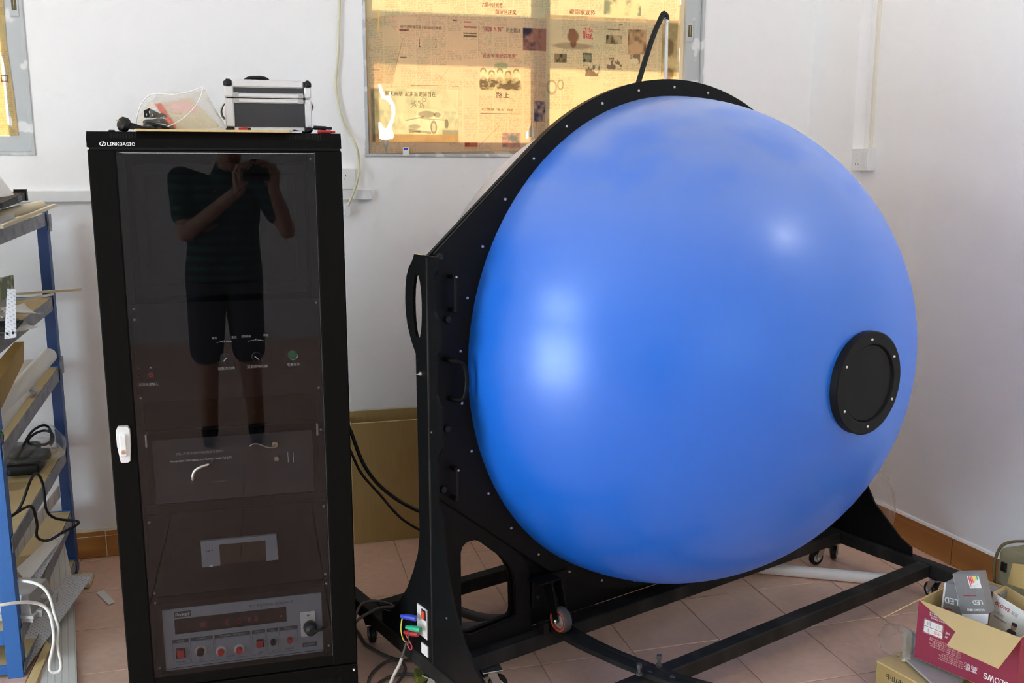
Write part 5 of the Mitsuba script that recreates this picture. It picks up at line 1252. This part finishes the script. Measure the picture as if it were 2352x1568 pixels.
# fifth board
solo('circuit_board', quad_sheet((-.80, 3.14, .226), (-.728, 3.40, .246), (-.696, 3.38, .240), (-.722, 3.08, .205), .002), 'm_pcb', 'patterned circuit panel lying over the edge of the fifth board of the blue shelf', 'circuit board', smooth=False)
solo('printed_form', quad_sheet((-.79, 3.12, .240), (-.735, 3.33, .250), (-.700, 3.30, .246), (-.742, 3.02, .226), .001), 'm_paper', 'printed white form on the circuit panel of the fifth board of the blue shelf', 'paper', smooth=False)
solo('lined_board', quad_sheet((-.86, 3.05, .230), (-.752, 3.62, .345), (-.752, 3.62, .300), (-.86, 3.05, .185), .004), 'm_board_lined', 'white lined panel standing behind the fifth board of the blue shelf', 'panel', smooth=False)
# on the lowest board: a grey lamp fitting, its white cord, and what leans below
lf = thing('lamp_fitting', 'grey waterproof lamp fitting on the fifth board of the blue shelf', 'lamp fitting')
LF, lf_f, lf_s = np.array([-.700, 2.882]), np.array([-.933, .36]), np.array([.25, .968])
def lfp(a, b, z):
    return (*(LF + lf_f * a + lf_s * b), z)
part(lf, 'body', hull([lfp(a, b, z) for (a0, a1, b0, b1, z) in ((0, .30, 0, .145, .160), (.004, .296, .004, .141, .180), (.016, .284, .014, .131, .238)) for a in (a0, a1) for b in (b0, b1)]), 'm_lamp_grey', False)
part(lf, 'lid_edge', hull([lfp(a, b, z) for a in (-.006, .306) for b in (-.006, .151) for z in (.174, .183)]), 'm_lamp_grey', False)
for a, b in ((-.010, .030), (-.010, .120)):
    part(lf, 'latch', hull([lfp(a + x, b + y, z) for x in (-.008, .010) for y in (-.008, .008) for z in (.168, .188)]), 'm_lamp_grey')
part(lf, 'gland', cyl(lfp(.01, .08, .205), lfp(-.016, .08, .208), .008, 14, .002), 'm_lamp_grey')
solo('lamp_cable', tube([(-.80, 2.95, .272), (-.736, 2.9, .288), (-.690, 2.86, .297), (-.655, 2.835, .288), (-.633, 2.815, .262), (-.622, 2.80, .217), (-.611, 2.78, .184), (-.613, 2.765, .127), (-.619, 2.75, .060), (-.624, 2.75, .060), (-.623, 2.757, .142), (-.624, 2.775, .19), (-.650, 2.82, .232), (-.69, 2.80, .262), (-.747, 2.77, .275), (-.82, 2.80, .27)], .0048, 8, 160), 'm_white_matte', 'white cord hanging in a loop in front of the grey lamp fitting', 'cord', smooth=60)
solo('perforated_sheet', quad_sheet((-.707, 3.405, .078), (-.616, 3.368, .085), (-.735, 2.865, .012), (-.828, 2.93, .018), .003), 'm_pcb', 'pale perforated circuit sheet leaning at the foot of the blue shelf', 'circuit board', smooth=False)
solo('lined_board', quad_sheet((-.735, 3.34, .012), (-.672, 3.32, .010), (-.545, 2.62, .006), (-.655, 2.60, .006), .004), 'm_board_lined', 'white lined board lying on the floor beside the blue shelf', 'board', smooth=False)
solo('lined_board', quad_sheet((-.775, 3.55, .20), (-.752, 3.60, .18), (-.690, 3.42, .018), (-.742, 3.28, .012), .004), 'm_board_lined', 'white lined board leaning inside the lower back of the blue shelf', 'board', smooth=False)
solo('card_strip', quad_sheet((-.700, 3.02, .030), (-.680, 2.98, .030), (-.688, 2.66, .004), (-.720, 2.66, .004), .003), 'm_card_light', 'brown cardboard strip under the perforated sheet at the foot of the blue shelf', 'cardboard', smooth=False)
solo('foam_piece', box(-.722, -.645, 3.46, 3.56, .004, .022, .003), 'm_paper_cream', 'small cream foam piece on the floor at the back foot of the blue shelf', 'foam', smooth=False)
solo('floor_strip', quad_sheet((-.616, 3.411, .0025), (-.594, 3.427, .0025), (-.540, 3.311, .0025), (-.560, 3.300, .0025), .002), 'm_paper', 'small white strip lying alone on the tiles left of the rack cabinet', 'strip', smooth=False)

# ------------------------------------------------------------------ cartons at the right
TL = np.array([1.737, 2.080, .300]); e1 = np.array([.381, -.925, 0]); e1 /= np.linalg.norm(e1); e2 = np.array([.925, .381, 0]); e2 /= np.linalg.norm(e2); EZ = np.array([0, 0, 1.0])
Lc = lambda a, b, z: TL + e1 * a + e2 * b + EZ * (z - .300)
CL, CW, CB, t_ = .276, .210, .127, .003
ct = thing('red_carton', 'open dark red carton with white lettering, standing on a grey panel at the right', 'box')
def wallq(name, a0, a1, b0, b1, mat, z1=.300):
    return part(ct, name, hull([Lc(a, b, z) for a in (a0, a1) for b in (b0, b1) for z in (CB, z1)]), mat, False)
wallq('side', 0, CL, 0, t_, 'm_card_light'); wallq('side', 0, CL, CW - t_, CW, 'm_card_light')
wallq('side', 0, t_, t_, CW - t_, 'm_card_light'); wallq('side', CL - t_, CL, t_, CW - t_, 'm_card_light')
part(ct, 'bottom', hull([Lc(a, b, z) for a in (0, CL) for b in (0, CW) for z in (CB, CB + .003)]), 'm_card_light', False)
part(ct, 'red_print', hull([Lc(a, b, z) for a in (0, CL) for b in (-.0008, .0002) for z in (CB + .001, .2995)]), 'm_maroon', False)
part(ct, 'red_print', hull([Lc(a, b, z) for a in (CL - .0002, CL + .0008) for b in (0, CW) for z in (CB + .001, .2995)]), 'm_maroon', False)
part(ct, 'red_print', hull([Lc(a, b, z) for a in (-.0008, .0002) for b in (0, CW) for z in (CB + .001, .2995)]), 'm_maroon', False)
def ctext(text, a, z, h, w=None, mat='m_ink_white', bold=False):
    """printed upside down on the red face"""
    part(ct, 'lettering', on_plane(lettering(text, h, .0004, width=w, bold=bold), Lc(a, -.0010, z), -e1, -EZ), mat, False)
ctext('GLOWS', .226, .1600, .0165, .066, bold=True)
ctext('高能', .158, .1640, .0165, .036)
for i, w in enumerate((.052, .056, .056, .050)):
    ctext('高效节能灯 照明专家', .060 + .001 * i, .2835 - .0068 * i, .0042, w)
for k_, (a, z) in enumerate(((.0345, .2430), (.0605, .2430), (.0345, .2235), (.0605, .2235))):
    lb = part(ct, 'label', on_plane(ext(sbox(-.0115, -.0075, .0115, .0075).buffer(.0015), 0, .0006), Lc(a, -.0009, z), e1, EZ), 'm_white_matte', False)
    part(lb, 'lettering', on_plane(lettering(('⋯⋯', '()', '⋯', '冷白')[k_] if k_ != 1 else '( )', .0075, .0003), Lc(a, -.0016, z), -e1, -EZ), 'm_orange_red' if k_ == 3 else 'm_ink_grey', False)
o = sbox(.020, .2120, .0755, .2545)
part(ct, 'label_frame', on_plane(ext(o - o.buffer(-.0006), 0, .0003), Lc(0, -.0009, 0) , e1, EZ), 'm_paper_grey', False)
ctext('5W', .0885, .2365, .0070, .012); ctext('W', .0860, .2240, .0070)
for i, (a, w) in enumerate(((.062, .085), (.064, .092), (.070, .078), (.064, .090), (.066, .086), (.088, .036), (.086, .060), (.084, .070), (.084, .064), (.082, .070))):
    ctext('环保 长寿 高效 节电 型号 数量 日期'[:max(6, int(w * 220))], a + .02, .2045 - .0056 * i, .0030, w, 'm_card_pink')
# flaps
fl_o = -e1 * .105 - EZ * .098
part(ct, 'flap', hull([TL + q + d_ for q in (np.zeros(3), e2 * .20, fl_o + e2 * .004, fl_o + e2 * .195) for d_ in (np.zeros(3), np.array([0, 0, .003]))]), 'm_card_light', False)
FO = -e2 * .1114 - EZ * .0441
def flapq(pts):
    P = [TL + e1 * a + FO * s for a, s in pts]
    n = np.cross(e1, FO); n /= np.linalg.norm(n)
    poly = Polygon(pts)
    m = ext(poly, 0, 1); v = m.vertices
    m.vertices = TL + v[:, :1] * e1 + v[:, 1:2] * FO + n * (v[:, 2:3] * .003)
    return m
part(ct, 'flap', flapq([(0.002, 0), (CL, 0), (CL, 1.0), (.140, .944), (.135, .490)]), 'm_card_light', False)
part(ct, 'flap', hull([Lc(a, CW + b, .300 + z) for a in (.0, .14) for (b, z) in ((0, 0), (.01, .025), (.012, .025), (.002, 0))]), 'm_card_light', False)
# boxes standing in it
def small_box(label, P, depth, mat, end=None):
    """a carton leaning in the red one: P = corners of its front face (TL, TR, BR, BL) as (a, b, z)"""
    k = thing('lamp_carton', label, 'box', )
    F = [Lc(*q) for q in P]
    n = np.cross(F[1] - F[0], F[3] - F[0]); n /= np.linalg.norm(n)
    if n @ (np.array([0, 0, EYE]) - F[0]) > 0:
        n = -n
    part(k, 'body', hull(F + [q + n * depth for q in F]), mat, False)
    return k, F, n
g1, F, n = small_box('grey lamp carton lying across the top of the red carton, white end flap open', [(.058, .060, .382), (.130, .060, .409), (.163, .060, .305), (.092, .060, .277)], .035, 'm_box_grey')
ax_, ay_ = F[1] - F[0], F[3] - F[0]
def on_face(k, name, m, F, u, v, mat, n, flip=False):
    ax, ay = F[1] - F[0], F[0] - F[3]
    o = F[0] + (F[1] - F[0]) * u + (F[3] - F[0]) * v - n * .0003
    part(k, name, on_plane(m, o, -ax if flip else ax, -ay if flip else ay), mat, False)
on_face(g1, 'energy_label', ext(sbox(-.0165, -.0165, .0165, .0165), 0, .0004), F, .74, .21, 'm_white', n)
for i, c in enumerate(('m_wire_red', 'm_wire_red', 'm_orange_red', 'm_wire_yellow', 'm_wire_yellow', 'm_plug_green')):
    h = .024 - .0030 * i
    on_face(g1, 'energy_bar', ext(sbox(-.0017, -.012, .0017, -.012 + h), 0, .0006) if False else ext(sbox(-.0017, .0135 - h, .0017, .0135), 0, .0006), F, .58 + .060 * i, .19, c, n)
on_face(g1, 'lettering', lettering('LED', .0105, .0004, bold=True, width=.028), F, .70, .71, 'm_ink_white', n, True)
on_face(g1, 'lettering', lettering('GLOWS 高能', .0055, .0004, bold=True, width=.050), F, .56, .90, 'm_ink_white', n, True)
on_face(g1, 'stripe', ext(sbox(-.018, -.0012, .018, .0012), 0, .0004), F, .46, .545, 'm_maroon', n)
for i in range(5):
    on_face(g1, 'lettering', lettering('球泡灯 3000K 220V 50Hz 照明', .0028, .0003, width=.034 - .004 * (i % 2)), F, .58, .38 + .035 * i, 'm_ink_grey', n, True)
on_face(g1, 'lettering', lettering('A', .004, .0004), F, .85, .28, 'm_ink_dark', n, True)
on_face(g1, 'lettering', lettering('123 456', .0042, .0004, width=.020), F, .66, .315, 'm_ink_dark', n, True)
part(g1, 'end_flap', hull([F[3], F[2], Lc(.171, .045, .282), Lc(.106, .045, .256), F[3] + n * .002, F[2] + n * .002]), 'm_white', False)
part(g1, 'side', hull([F[0] - n * .0002, F[3] - n * .0002, F[0] + n * .034, F[3] + n * .034, F[0] + (F[0] - F[1]) * .008, F[3] + (F[3] - F[2]) * .008]), 'm_paper', False)
g2, F2, n2 = small_box('grey lamp carton standing in the left corner of the red carton', [(.030, .075, .342), (.095, .075, .352), (.095, .075, .215), (.024, .075, .215)], .05, 'm_box_grey')
on_face(g2, 'lettering', lettering('LED', .016, .0004, bold=True), F2, .40, .40, 'm_ink_white', n2, True)
on_face(g2, 'stripe', ext(sbox(-.012, -.0012, .012, .0012), 0, .0004), F2, .30, .60, 'm_maroon', n2)
part(g2, 'side', hull([F2[0] - n2 * .0004, F2[3] - n2 * .0004, F2[0] + (F2[1] - F2[0]) * .08 - n2 * .0004, F2[3] + (F2[2] - F2[3]) * .08 - n2 * .0004, F2[0] + n2 * .002, F2[3] + n2 * .002]), 'm_paper', False)
g3, F3, n3_ = small_box('maroon lamp carton standing at the back of the red carton, behind the grey ones', [(.080, .150, .330), (.150, .150, .330), (.150, .150, .18), (.080, .150, .18)], .04, 'm_box_grey')
part(g3, 'print', hull([q + n3_ * d_ for q in F3 for d_ in (-.0008, .0)]), pr('m_mauve', (0.30, 0.13, 0.18), 0.45), False)
# the white carton with a portrait print, open
wc2 = thing('white_lamp_carton', 'white printed lamp carton with open brown lid, at the right end of the red carton', 'box')
W0, W1, W2, W3 = Lc(.143, .12, .342), Lc(.262, .12, .310), Lc(.255, .12, .165), Lc(.137, .12, .195)
nn = np.cross(W1 - W0, W3 - W0); nn /= np.linalg.norm(nn)
if nn @ (np.array([0, 0, EYE]) - W0) > 0:
    nn = -nn
DW = .072
FW = [W0, W1, W2, W3]
part(wc2, 'front', hull(FW + [q + nn * .0015 for q in FW]), 'm_white', False)
part(wc2, 'side', hull([W0, W3, W0 + nn * DW, W3 + nn * DW, W0 + (W1 - W0) * .012, W3 + (W2 - W3) * .012]), 'm_card_light', False)
part(wc2, 'side', hull([W1, W2, W1 + nn * DW, W2 + nn * DW, W1 + (W0 - W1) * .012, W2 + (W3 - W2) * .012]), 'm_card_light', False)
part(wc2, 'back', hull([q + nn * d_ for q in FW for d_ in (DW - .0015, DW)]), 'm_card_light', False)
part(wc2, 'flap', hull([Lc(.150, .185, .352), Lc(.210, .185, .352), Lc(.156, .19, .412), Lc(.212, .19, .425), Lc(.150, .187, .352), Lc(.210, .187, .352), Lc(.156, .192, .412), Lc(.212, .192, .425)]), 'm_card', False)
part(wc2, 'lettering', on_plane(lettering('GLOWS', .0095, .0004, bold=True, width=.040), W0 + (W1 - W0) * .25 + (W3 - W0) * .155 - nn * .0003, W1 - W0, W0 - W3), 'm_ink_maroon', False)
part(wc2, 'lettering', on_plane(lettering('高能', .0095, .0004, width=.018), W0 + (W1 - W0) * .53 + (W3 - W0) * .155 - nn * .0003, W1 - W0, W0 - W3), 'm_ink_grey', False)
part(wc2, 'lettering', on_plane(lettering('LED球泡灯', .0065, .0004, width=.030), W0 + (W1 - W0) * .19 + (W3 - W0) * .33 - nn * .0003, W1 - W0, W0 - W3), 'm_ink_grey', False)
part(wc2, 'lettering', on_plane(lettering('BULB LIGHTS', .0048, .0004, width=.036), W0 + (W1 - W0) * .24 + (W3 - W0) * .42 - nn * .0003, W1 - W0, W0 - W3), 'm_ink_dark', False)
pxo = Lc(.207, .1195, .268)
el = lambda cx, cy, rx, ry: Polygon([(cx + rx * math.cos(t), cy + ry * math.sin(t)) for t in np.linspace(0, 2 * np.pi, 28, endpoint=False)])
pp = part(wc2, 'portrait_print', on_plane(ext(el(0, -.004, .0068, .0095), 0, .0004), pxo, W1 - W0, W0 - W3), 'm_skin', False)
part(pp, 'cap_print', on_plane(ext(el(-.0008, .0045, .0078, .0052), 0, .0007), pxo, W1 - W0, W0 - W3), 'm_trouser', False)
part(pp, 'jacket_print', on_plane(ext(Polygon([(-.014, -.026), (.016, -.026), (.010, -.013), (-.008, -.013)]), 0, .0007), pxo, W1 - W0, W0 - W3), 'm_trouser', False)
# grey panel in a clear bag, under the red carton, and the brown carton it lies on
lc = thing('brown_carton', 'brown carton with black lettering in the lower right corner, under the bagged grey panel', 'box')
A0, A1 = np.array([1.655, 2.132]), np.array([1.663, 2.006]) * 0 + np.array([1.700, 1.99])
dl = (np.array([1.668, 2.009]) - np.array([1.655, 2.132])); dl = np.array([.25, -.97]); dr_ = np.array([.97, .25])
crn = [A0, A0 + dl * .30, A0 + dl * .30 + dr_ * .24, A0 + dr_ * .24]
part(lc, 'body', hull([(*q, z) for q in crn for z in (.001, .099)]), 'm_card', False)
part(lc, 'lid', hull([(*(q + (q - A0 - dl * .15 - dr_ * .12) * .006), z) for q in crn for z in (.0965, .101)]), 'm_card_light', False)
part(lc, 'lettering', on_plane(lettering('中山市.cn', .014, .0005), (*(A0 + dl * .075 - dr_ * .0004), .072), (*dl, 0), (0, 0, 1)), 'm_ink_dark', False)
gpn = thing('grey_panel', 'grey metal panel lying under the red carton, in a clear bag', 'panel')
G = [np.array(q) for q in ((1.722, 2.100, .116), (1.842, 2.247, .116), (1.95, 2.05, .116), (1.700, 1.90, .116))]
part(gpn, 'plate', hull([q + np.array([0, 0, o]) for q in G for o in (-.006, 0)]), 'm_lamp_grey', False)
part(gpn, 'rim', hull([G[0], G[1], G[0] + [0.008, -.014, .002], G[1] + [.008, -.014, .002], G[0] - [0, 0, .012], G[1] - [0, 0, .012], G[0] + [-.006, .006, -.012], G[1] + [-.006, .006, -.012]]), 'm_paper_cream', False)
for s_ in (.25, .75):
    c = G[0] * (1 - s_) + G[1] * s_ + np.array([.016, -.020, .0])
    part(gpn, 'rivet', cyl(c, c + [0, 0, .003], .0035, 12, .001), 'm_chrome')
def pbag(u, v):
    a = u * 2 * np.pi; b = (v - .5) * np.pi
    r = 1 + .35 * (meshkit.fbm(np.c_[np.cos(a) * 1.5 + 3, np.sin(a) * 1.5 + 3, v * 3], 3, 9) - .5)
    x, y = .105 * np.cos(b) * np.cos(a) * r, .055 * np.cos(b) * np.sin(a) * r
    return np.c_[1.768 + x * .63 - y * .77, 2.190 + x * .77 + y * .63, .118 + .022 * np.sin(b) * r]
solo('panel_bag', grid(pbag, 36, 18), 'm_film_thin', 'clear plastic bag around the grey panel under the red carton', 'plastic bag', smooth=True)

# ------------------------------------------------------------------ the photographer, mirrored in the smoked glass of the rack
def skin_of(bones, fine, it=12):
    """one continuous body: hulls of spheres along the bones, joined, refined and smoothed; bones: lists of (point, radius)"""
    body = m3.Manifold()
    parts_ = []
    for ch in bones:
        for (a, ra), (b, rb) in zip(ch[:-1], ch[1:]):
            sa, sb = trimesh.creation.icosphere(2, ra), trimesh.creation.icosphere(2, rb)
            parts_.append(m3.Manifold.hull_points(np.vstack([sa.vertices + a, sb.vertices + b]).astype(float)))
    body = m3.Manifold.batch_boolean(parts_, m3.OpType.Add).refine_to_length(fine)
    m = tm(body)
    m = trimesh.Trimesh(m.vertices, m.faces, process=True)
    trimesh.smoothing.filter_taubin(m, lamb=.5, nu=.52, iterations=it)
    return m
V3 = lambda *a: np.array(a, float)
PXO, PYO = -.19, -.36
pel, bel, che, nck = V3(PXO, PYO, .97), V3(PXO + .01, PYO + .03, 1.14), V3(PXO + .01, PYO + .02, 1.32), V3(PXO + .04, PYO + .05, 1.49)
hed = V3(-.125, -.235, 1.625)
sL, sR = V3(PXO - .19, PYO + .02, 1.435), V3(PXO + .20, PYO + .04, 1.435)
eL, eR = V3(-.365, -.20, 1.16), V3(.15, -.19, 1.17)
wL, wR = V3(-.085, -.085, 1.385), V3(.085, -.085, 1.39)
hipL, hipR = V3(PXO - .09, PYO, .94), V3(PXO + .09, PYO, .94)
knL, knR = V3(PXO - .11, PYO + .03, .50), V3(PXO + .11, PYO + .02, .50)
anL, anR = V3(PXO - .12, PYO - .02, .085), V3(PXO + .13, PYO - .02, .085)
def torso(o=0):
    return [[(pel + V3(-.075, 0, 0), .115 + o), (bel + V3(-.065, 0, 0), .105 + o), (che + V3(-.085, 0, 0), .105 + o), (che + V3(-.10, 0, .06), .075 + o)],
            [(pel + V3(.075, 0, 0), .115 + o), (bel + V3(.065, 0, 0), .105 + o), (che + V3(.085, 0, 0), .105 + o), (che + V3(.10, 0, .06), .075 + o)],
            [(pel + V3(-.07, 0, 0), .115 + o), (pel + V3(.07, 0, 0), .115 + o)], [(bel + V3(-.06, .02, 0), .11 + o), (bel + V3(.06, .02, 0), .11 + o)], [(che + V3(-.08, 0, 0), .105 + o), (che + V3(.08, 0, 0), .105 + o)],
            [(che + V3(-.1, 0, .06), .07 + o), (che + V3(.1, 0, .06), .07 + o)], [(che + V3(0, 0, .08), .075 + o), (nck, .055 + o * .6)]]
bones = torso() + [[(nck, .054), (hed + V3(0, -.02, -.07), .056)],
                   [(hed + V3(0, -.020, .045), .082), (hed + V3(0, .012, -.035), .062), (hed + V3(0, .035, -.075), .036)], [(hed + V3(0, -.03, .04), .08), (hed + V3(0, .02, .03), .074)],
                   [(hed + V3(0, .075, .022), .012), (hed + V3(0, .098, -.012), .0125)], [(hed + V3(-.075, -.01, .012), .016), (hed + V3(-.078, -.012, -.022), .012)], [(hed + V3(.075, -.01, .012), .016), (hed + V3(.078, -.012, -.022), .012)],
                   [(hed + V3(-.02, .072, -.045), .011), (hed + V3(.02, .072, -.045), .011)],
                   [(che + V3(-.08, 0, .07), .06), (sL, .058), (eL, .042), (wL, .029)], [(che + V3(.08, 0, .07), .06), (sR, .058), (eR, .042), (wR, .029)],
                   [(hipL, .098), (knL, .062), (anL, .043), (anL + V3(0, .02, -.04), .040)], [(hipR, .098), (knR, .062), (anR, .043), (anR + V3(0, .02, -.04), .040)]]
def hand(w, tip, side):
    """palm, four fingers curled up along the camera's side and a thumb off the palm"""
    d = tip - w; d /= np.linalg.norm(d)
    s = np.cross(d, V3(0, 1, 0)); s /= np.linalg.norm(s)
    p = w + d * .085
    ch = [[(w, .027), (w + d * .04 + s * .018, .0165), (p + s * .026, .0135)], [(w, .027), (w + d * .04 - s * .018, .0165), (p - s * .026, .0135)], [(p + s * .026, .0135), (p - s * .026, .0135)], [(w + d * .03, .02), (p, .0145)]]
    inn = V3(-side, .0, 0)
    for i, L in enumerate((.62, .74, .70, .54)):
        b = p + s * (.027 - .018 * i)
        q1 = b + (d * .85 + inn * .3) * .045 * L / .7
        q2 = q1 + (d * .55 + inn * .7 + V3(0, .15, 0)) * .028 * L / .7
        q3 = q2 + (d * .2 + inn * .9) * .02 * L / .7
        ch.append([(b, .0105), (q1, .0095), (q2, .0088), (q3, .0078)])
    th = w + d * .03 + inn * .02
    ch.append([(th, .015), (th + d * .028 + inn * .022, .0115), (th + d * .055 + inn * .026 , .0095)])
    return ch
bones += hand(wL, V3(-.075, -.060, 1.47), -1) + hand(wR, V3(.080, -.060, 1.475), 1)
ph = thing('photographer', 'person in a dark green striped T-shirt holding a camera up, mirrored in the smoked glass of the rack cabinet', 'person')
labels[ph]['label'] = 'person in a dark green striped T-shirt holding a camera up, mirrored in the smoked glass'
part(ph, 'body', skin_of(bones, .009), 'm_skin', True)
shirt = [[(a + V3(0, 0, -.03) if i == 0 else a, r) for i, (a, r) in enumerate(ch)] for ch in torso(.012)] + [[(che + V3(-.08, 0, .07), .072), (sL, .070), (sL * .35 + eL * .65, .064)], [(che + V3(.08, 0, .07), .072), (sR, .070), (sR * .35 + eR * .65, .064)]]
part(ph, 'shirt', skin_of(shirt[:-2] + shirt[-2:], .014, 8), 'm_shirt', True)
tro = [[(pel + V3(-.07, 0, .02), .120), (pel + V3(.07, 0, .02), .120)], [(hipL, .112), (knL + V3(0, 0, .02), .088)], [(hipR, .112), (knR + V3(0, 0, .02), .088)], [(pel + V3(-.07, 0, 0), .12), (hipL, .11)], [(pel + V3(.07, 0, 0), .12), (hipR, .11)]]
part(ph, 'trousers', skin_of(tro, .014, 8), 'm_trouser', True)
part(ph, 'hair', skin_of([[(hed + V3(0, -.045, .05), .084), (hed + V3(0, .005, .075), .062)], [(hed + V3(0, -.045, .05), .084), (hed + V3(0, -.05, -.02), .070)]], .012, 6), 'm_hair', True)
for e in (anL, anR):
    part(ph, 'shoe', skin_of([[(e + V3(0, -.04, -.045), .038), (e + V3(0, .08, -.048), .036), (e + V3(0, .15, -.056), .028)], [(e + V3(0, -.03, -.01), .045), (e + V3(0, .02, -.03), .045)]], .012, 4), 'm_rubber', True)
for s in (-1, 1):
    part(ph, 'eye', trimesh.creation.icosphere(2, .0115).apply_translation(hed + V3(.031 * s, .066, .012)), 'm_white', True)
cam = thing('hand_camera', 'black camera held up by the person who is mirrored in the smoked glass', 'camera')
part(cam, 'body', box(-.068, .068, -.088, -.045, 1.430, 1.515, .006), 'm_rubber')
part(cam, 'viewfinder', hull([(x, y, z) for (x, z) in ((-.03, 1.513), (.03, 1.513), (-.02, 1.538), (.02, 1.538)) for y in (-.085, -.048)]), 'm_rubber', False)
part(cam, 'lens', frame_to(lathe([(.024, 0), (.032, 0), (.033, .028), (.026, .028), (.024, 0)], 32), (0, -.046, 1.478), (0, 1, 0)), 'm_rubber')
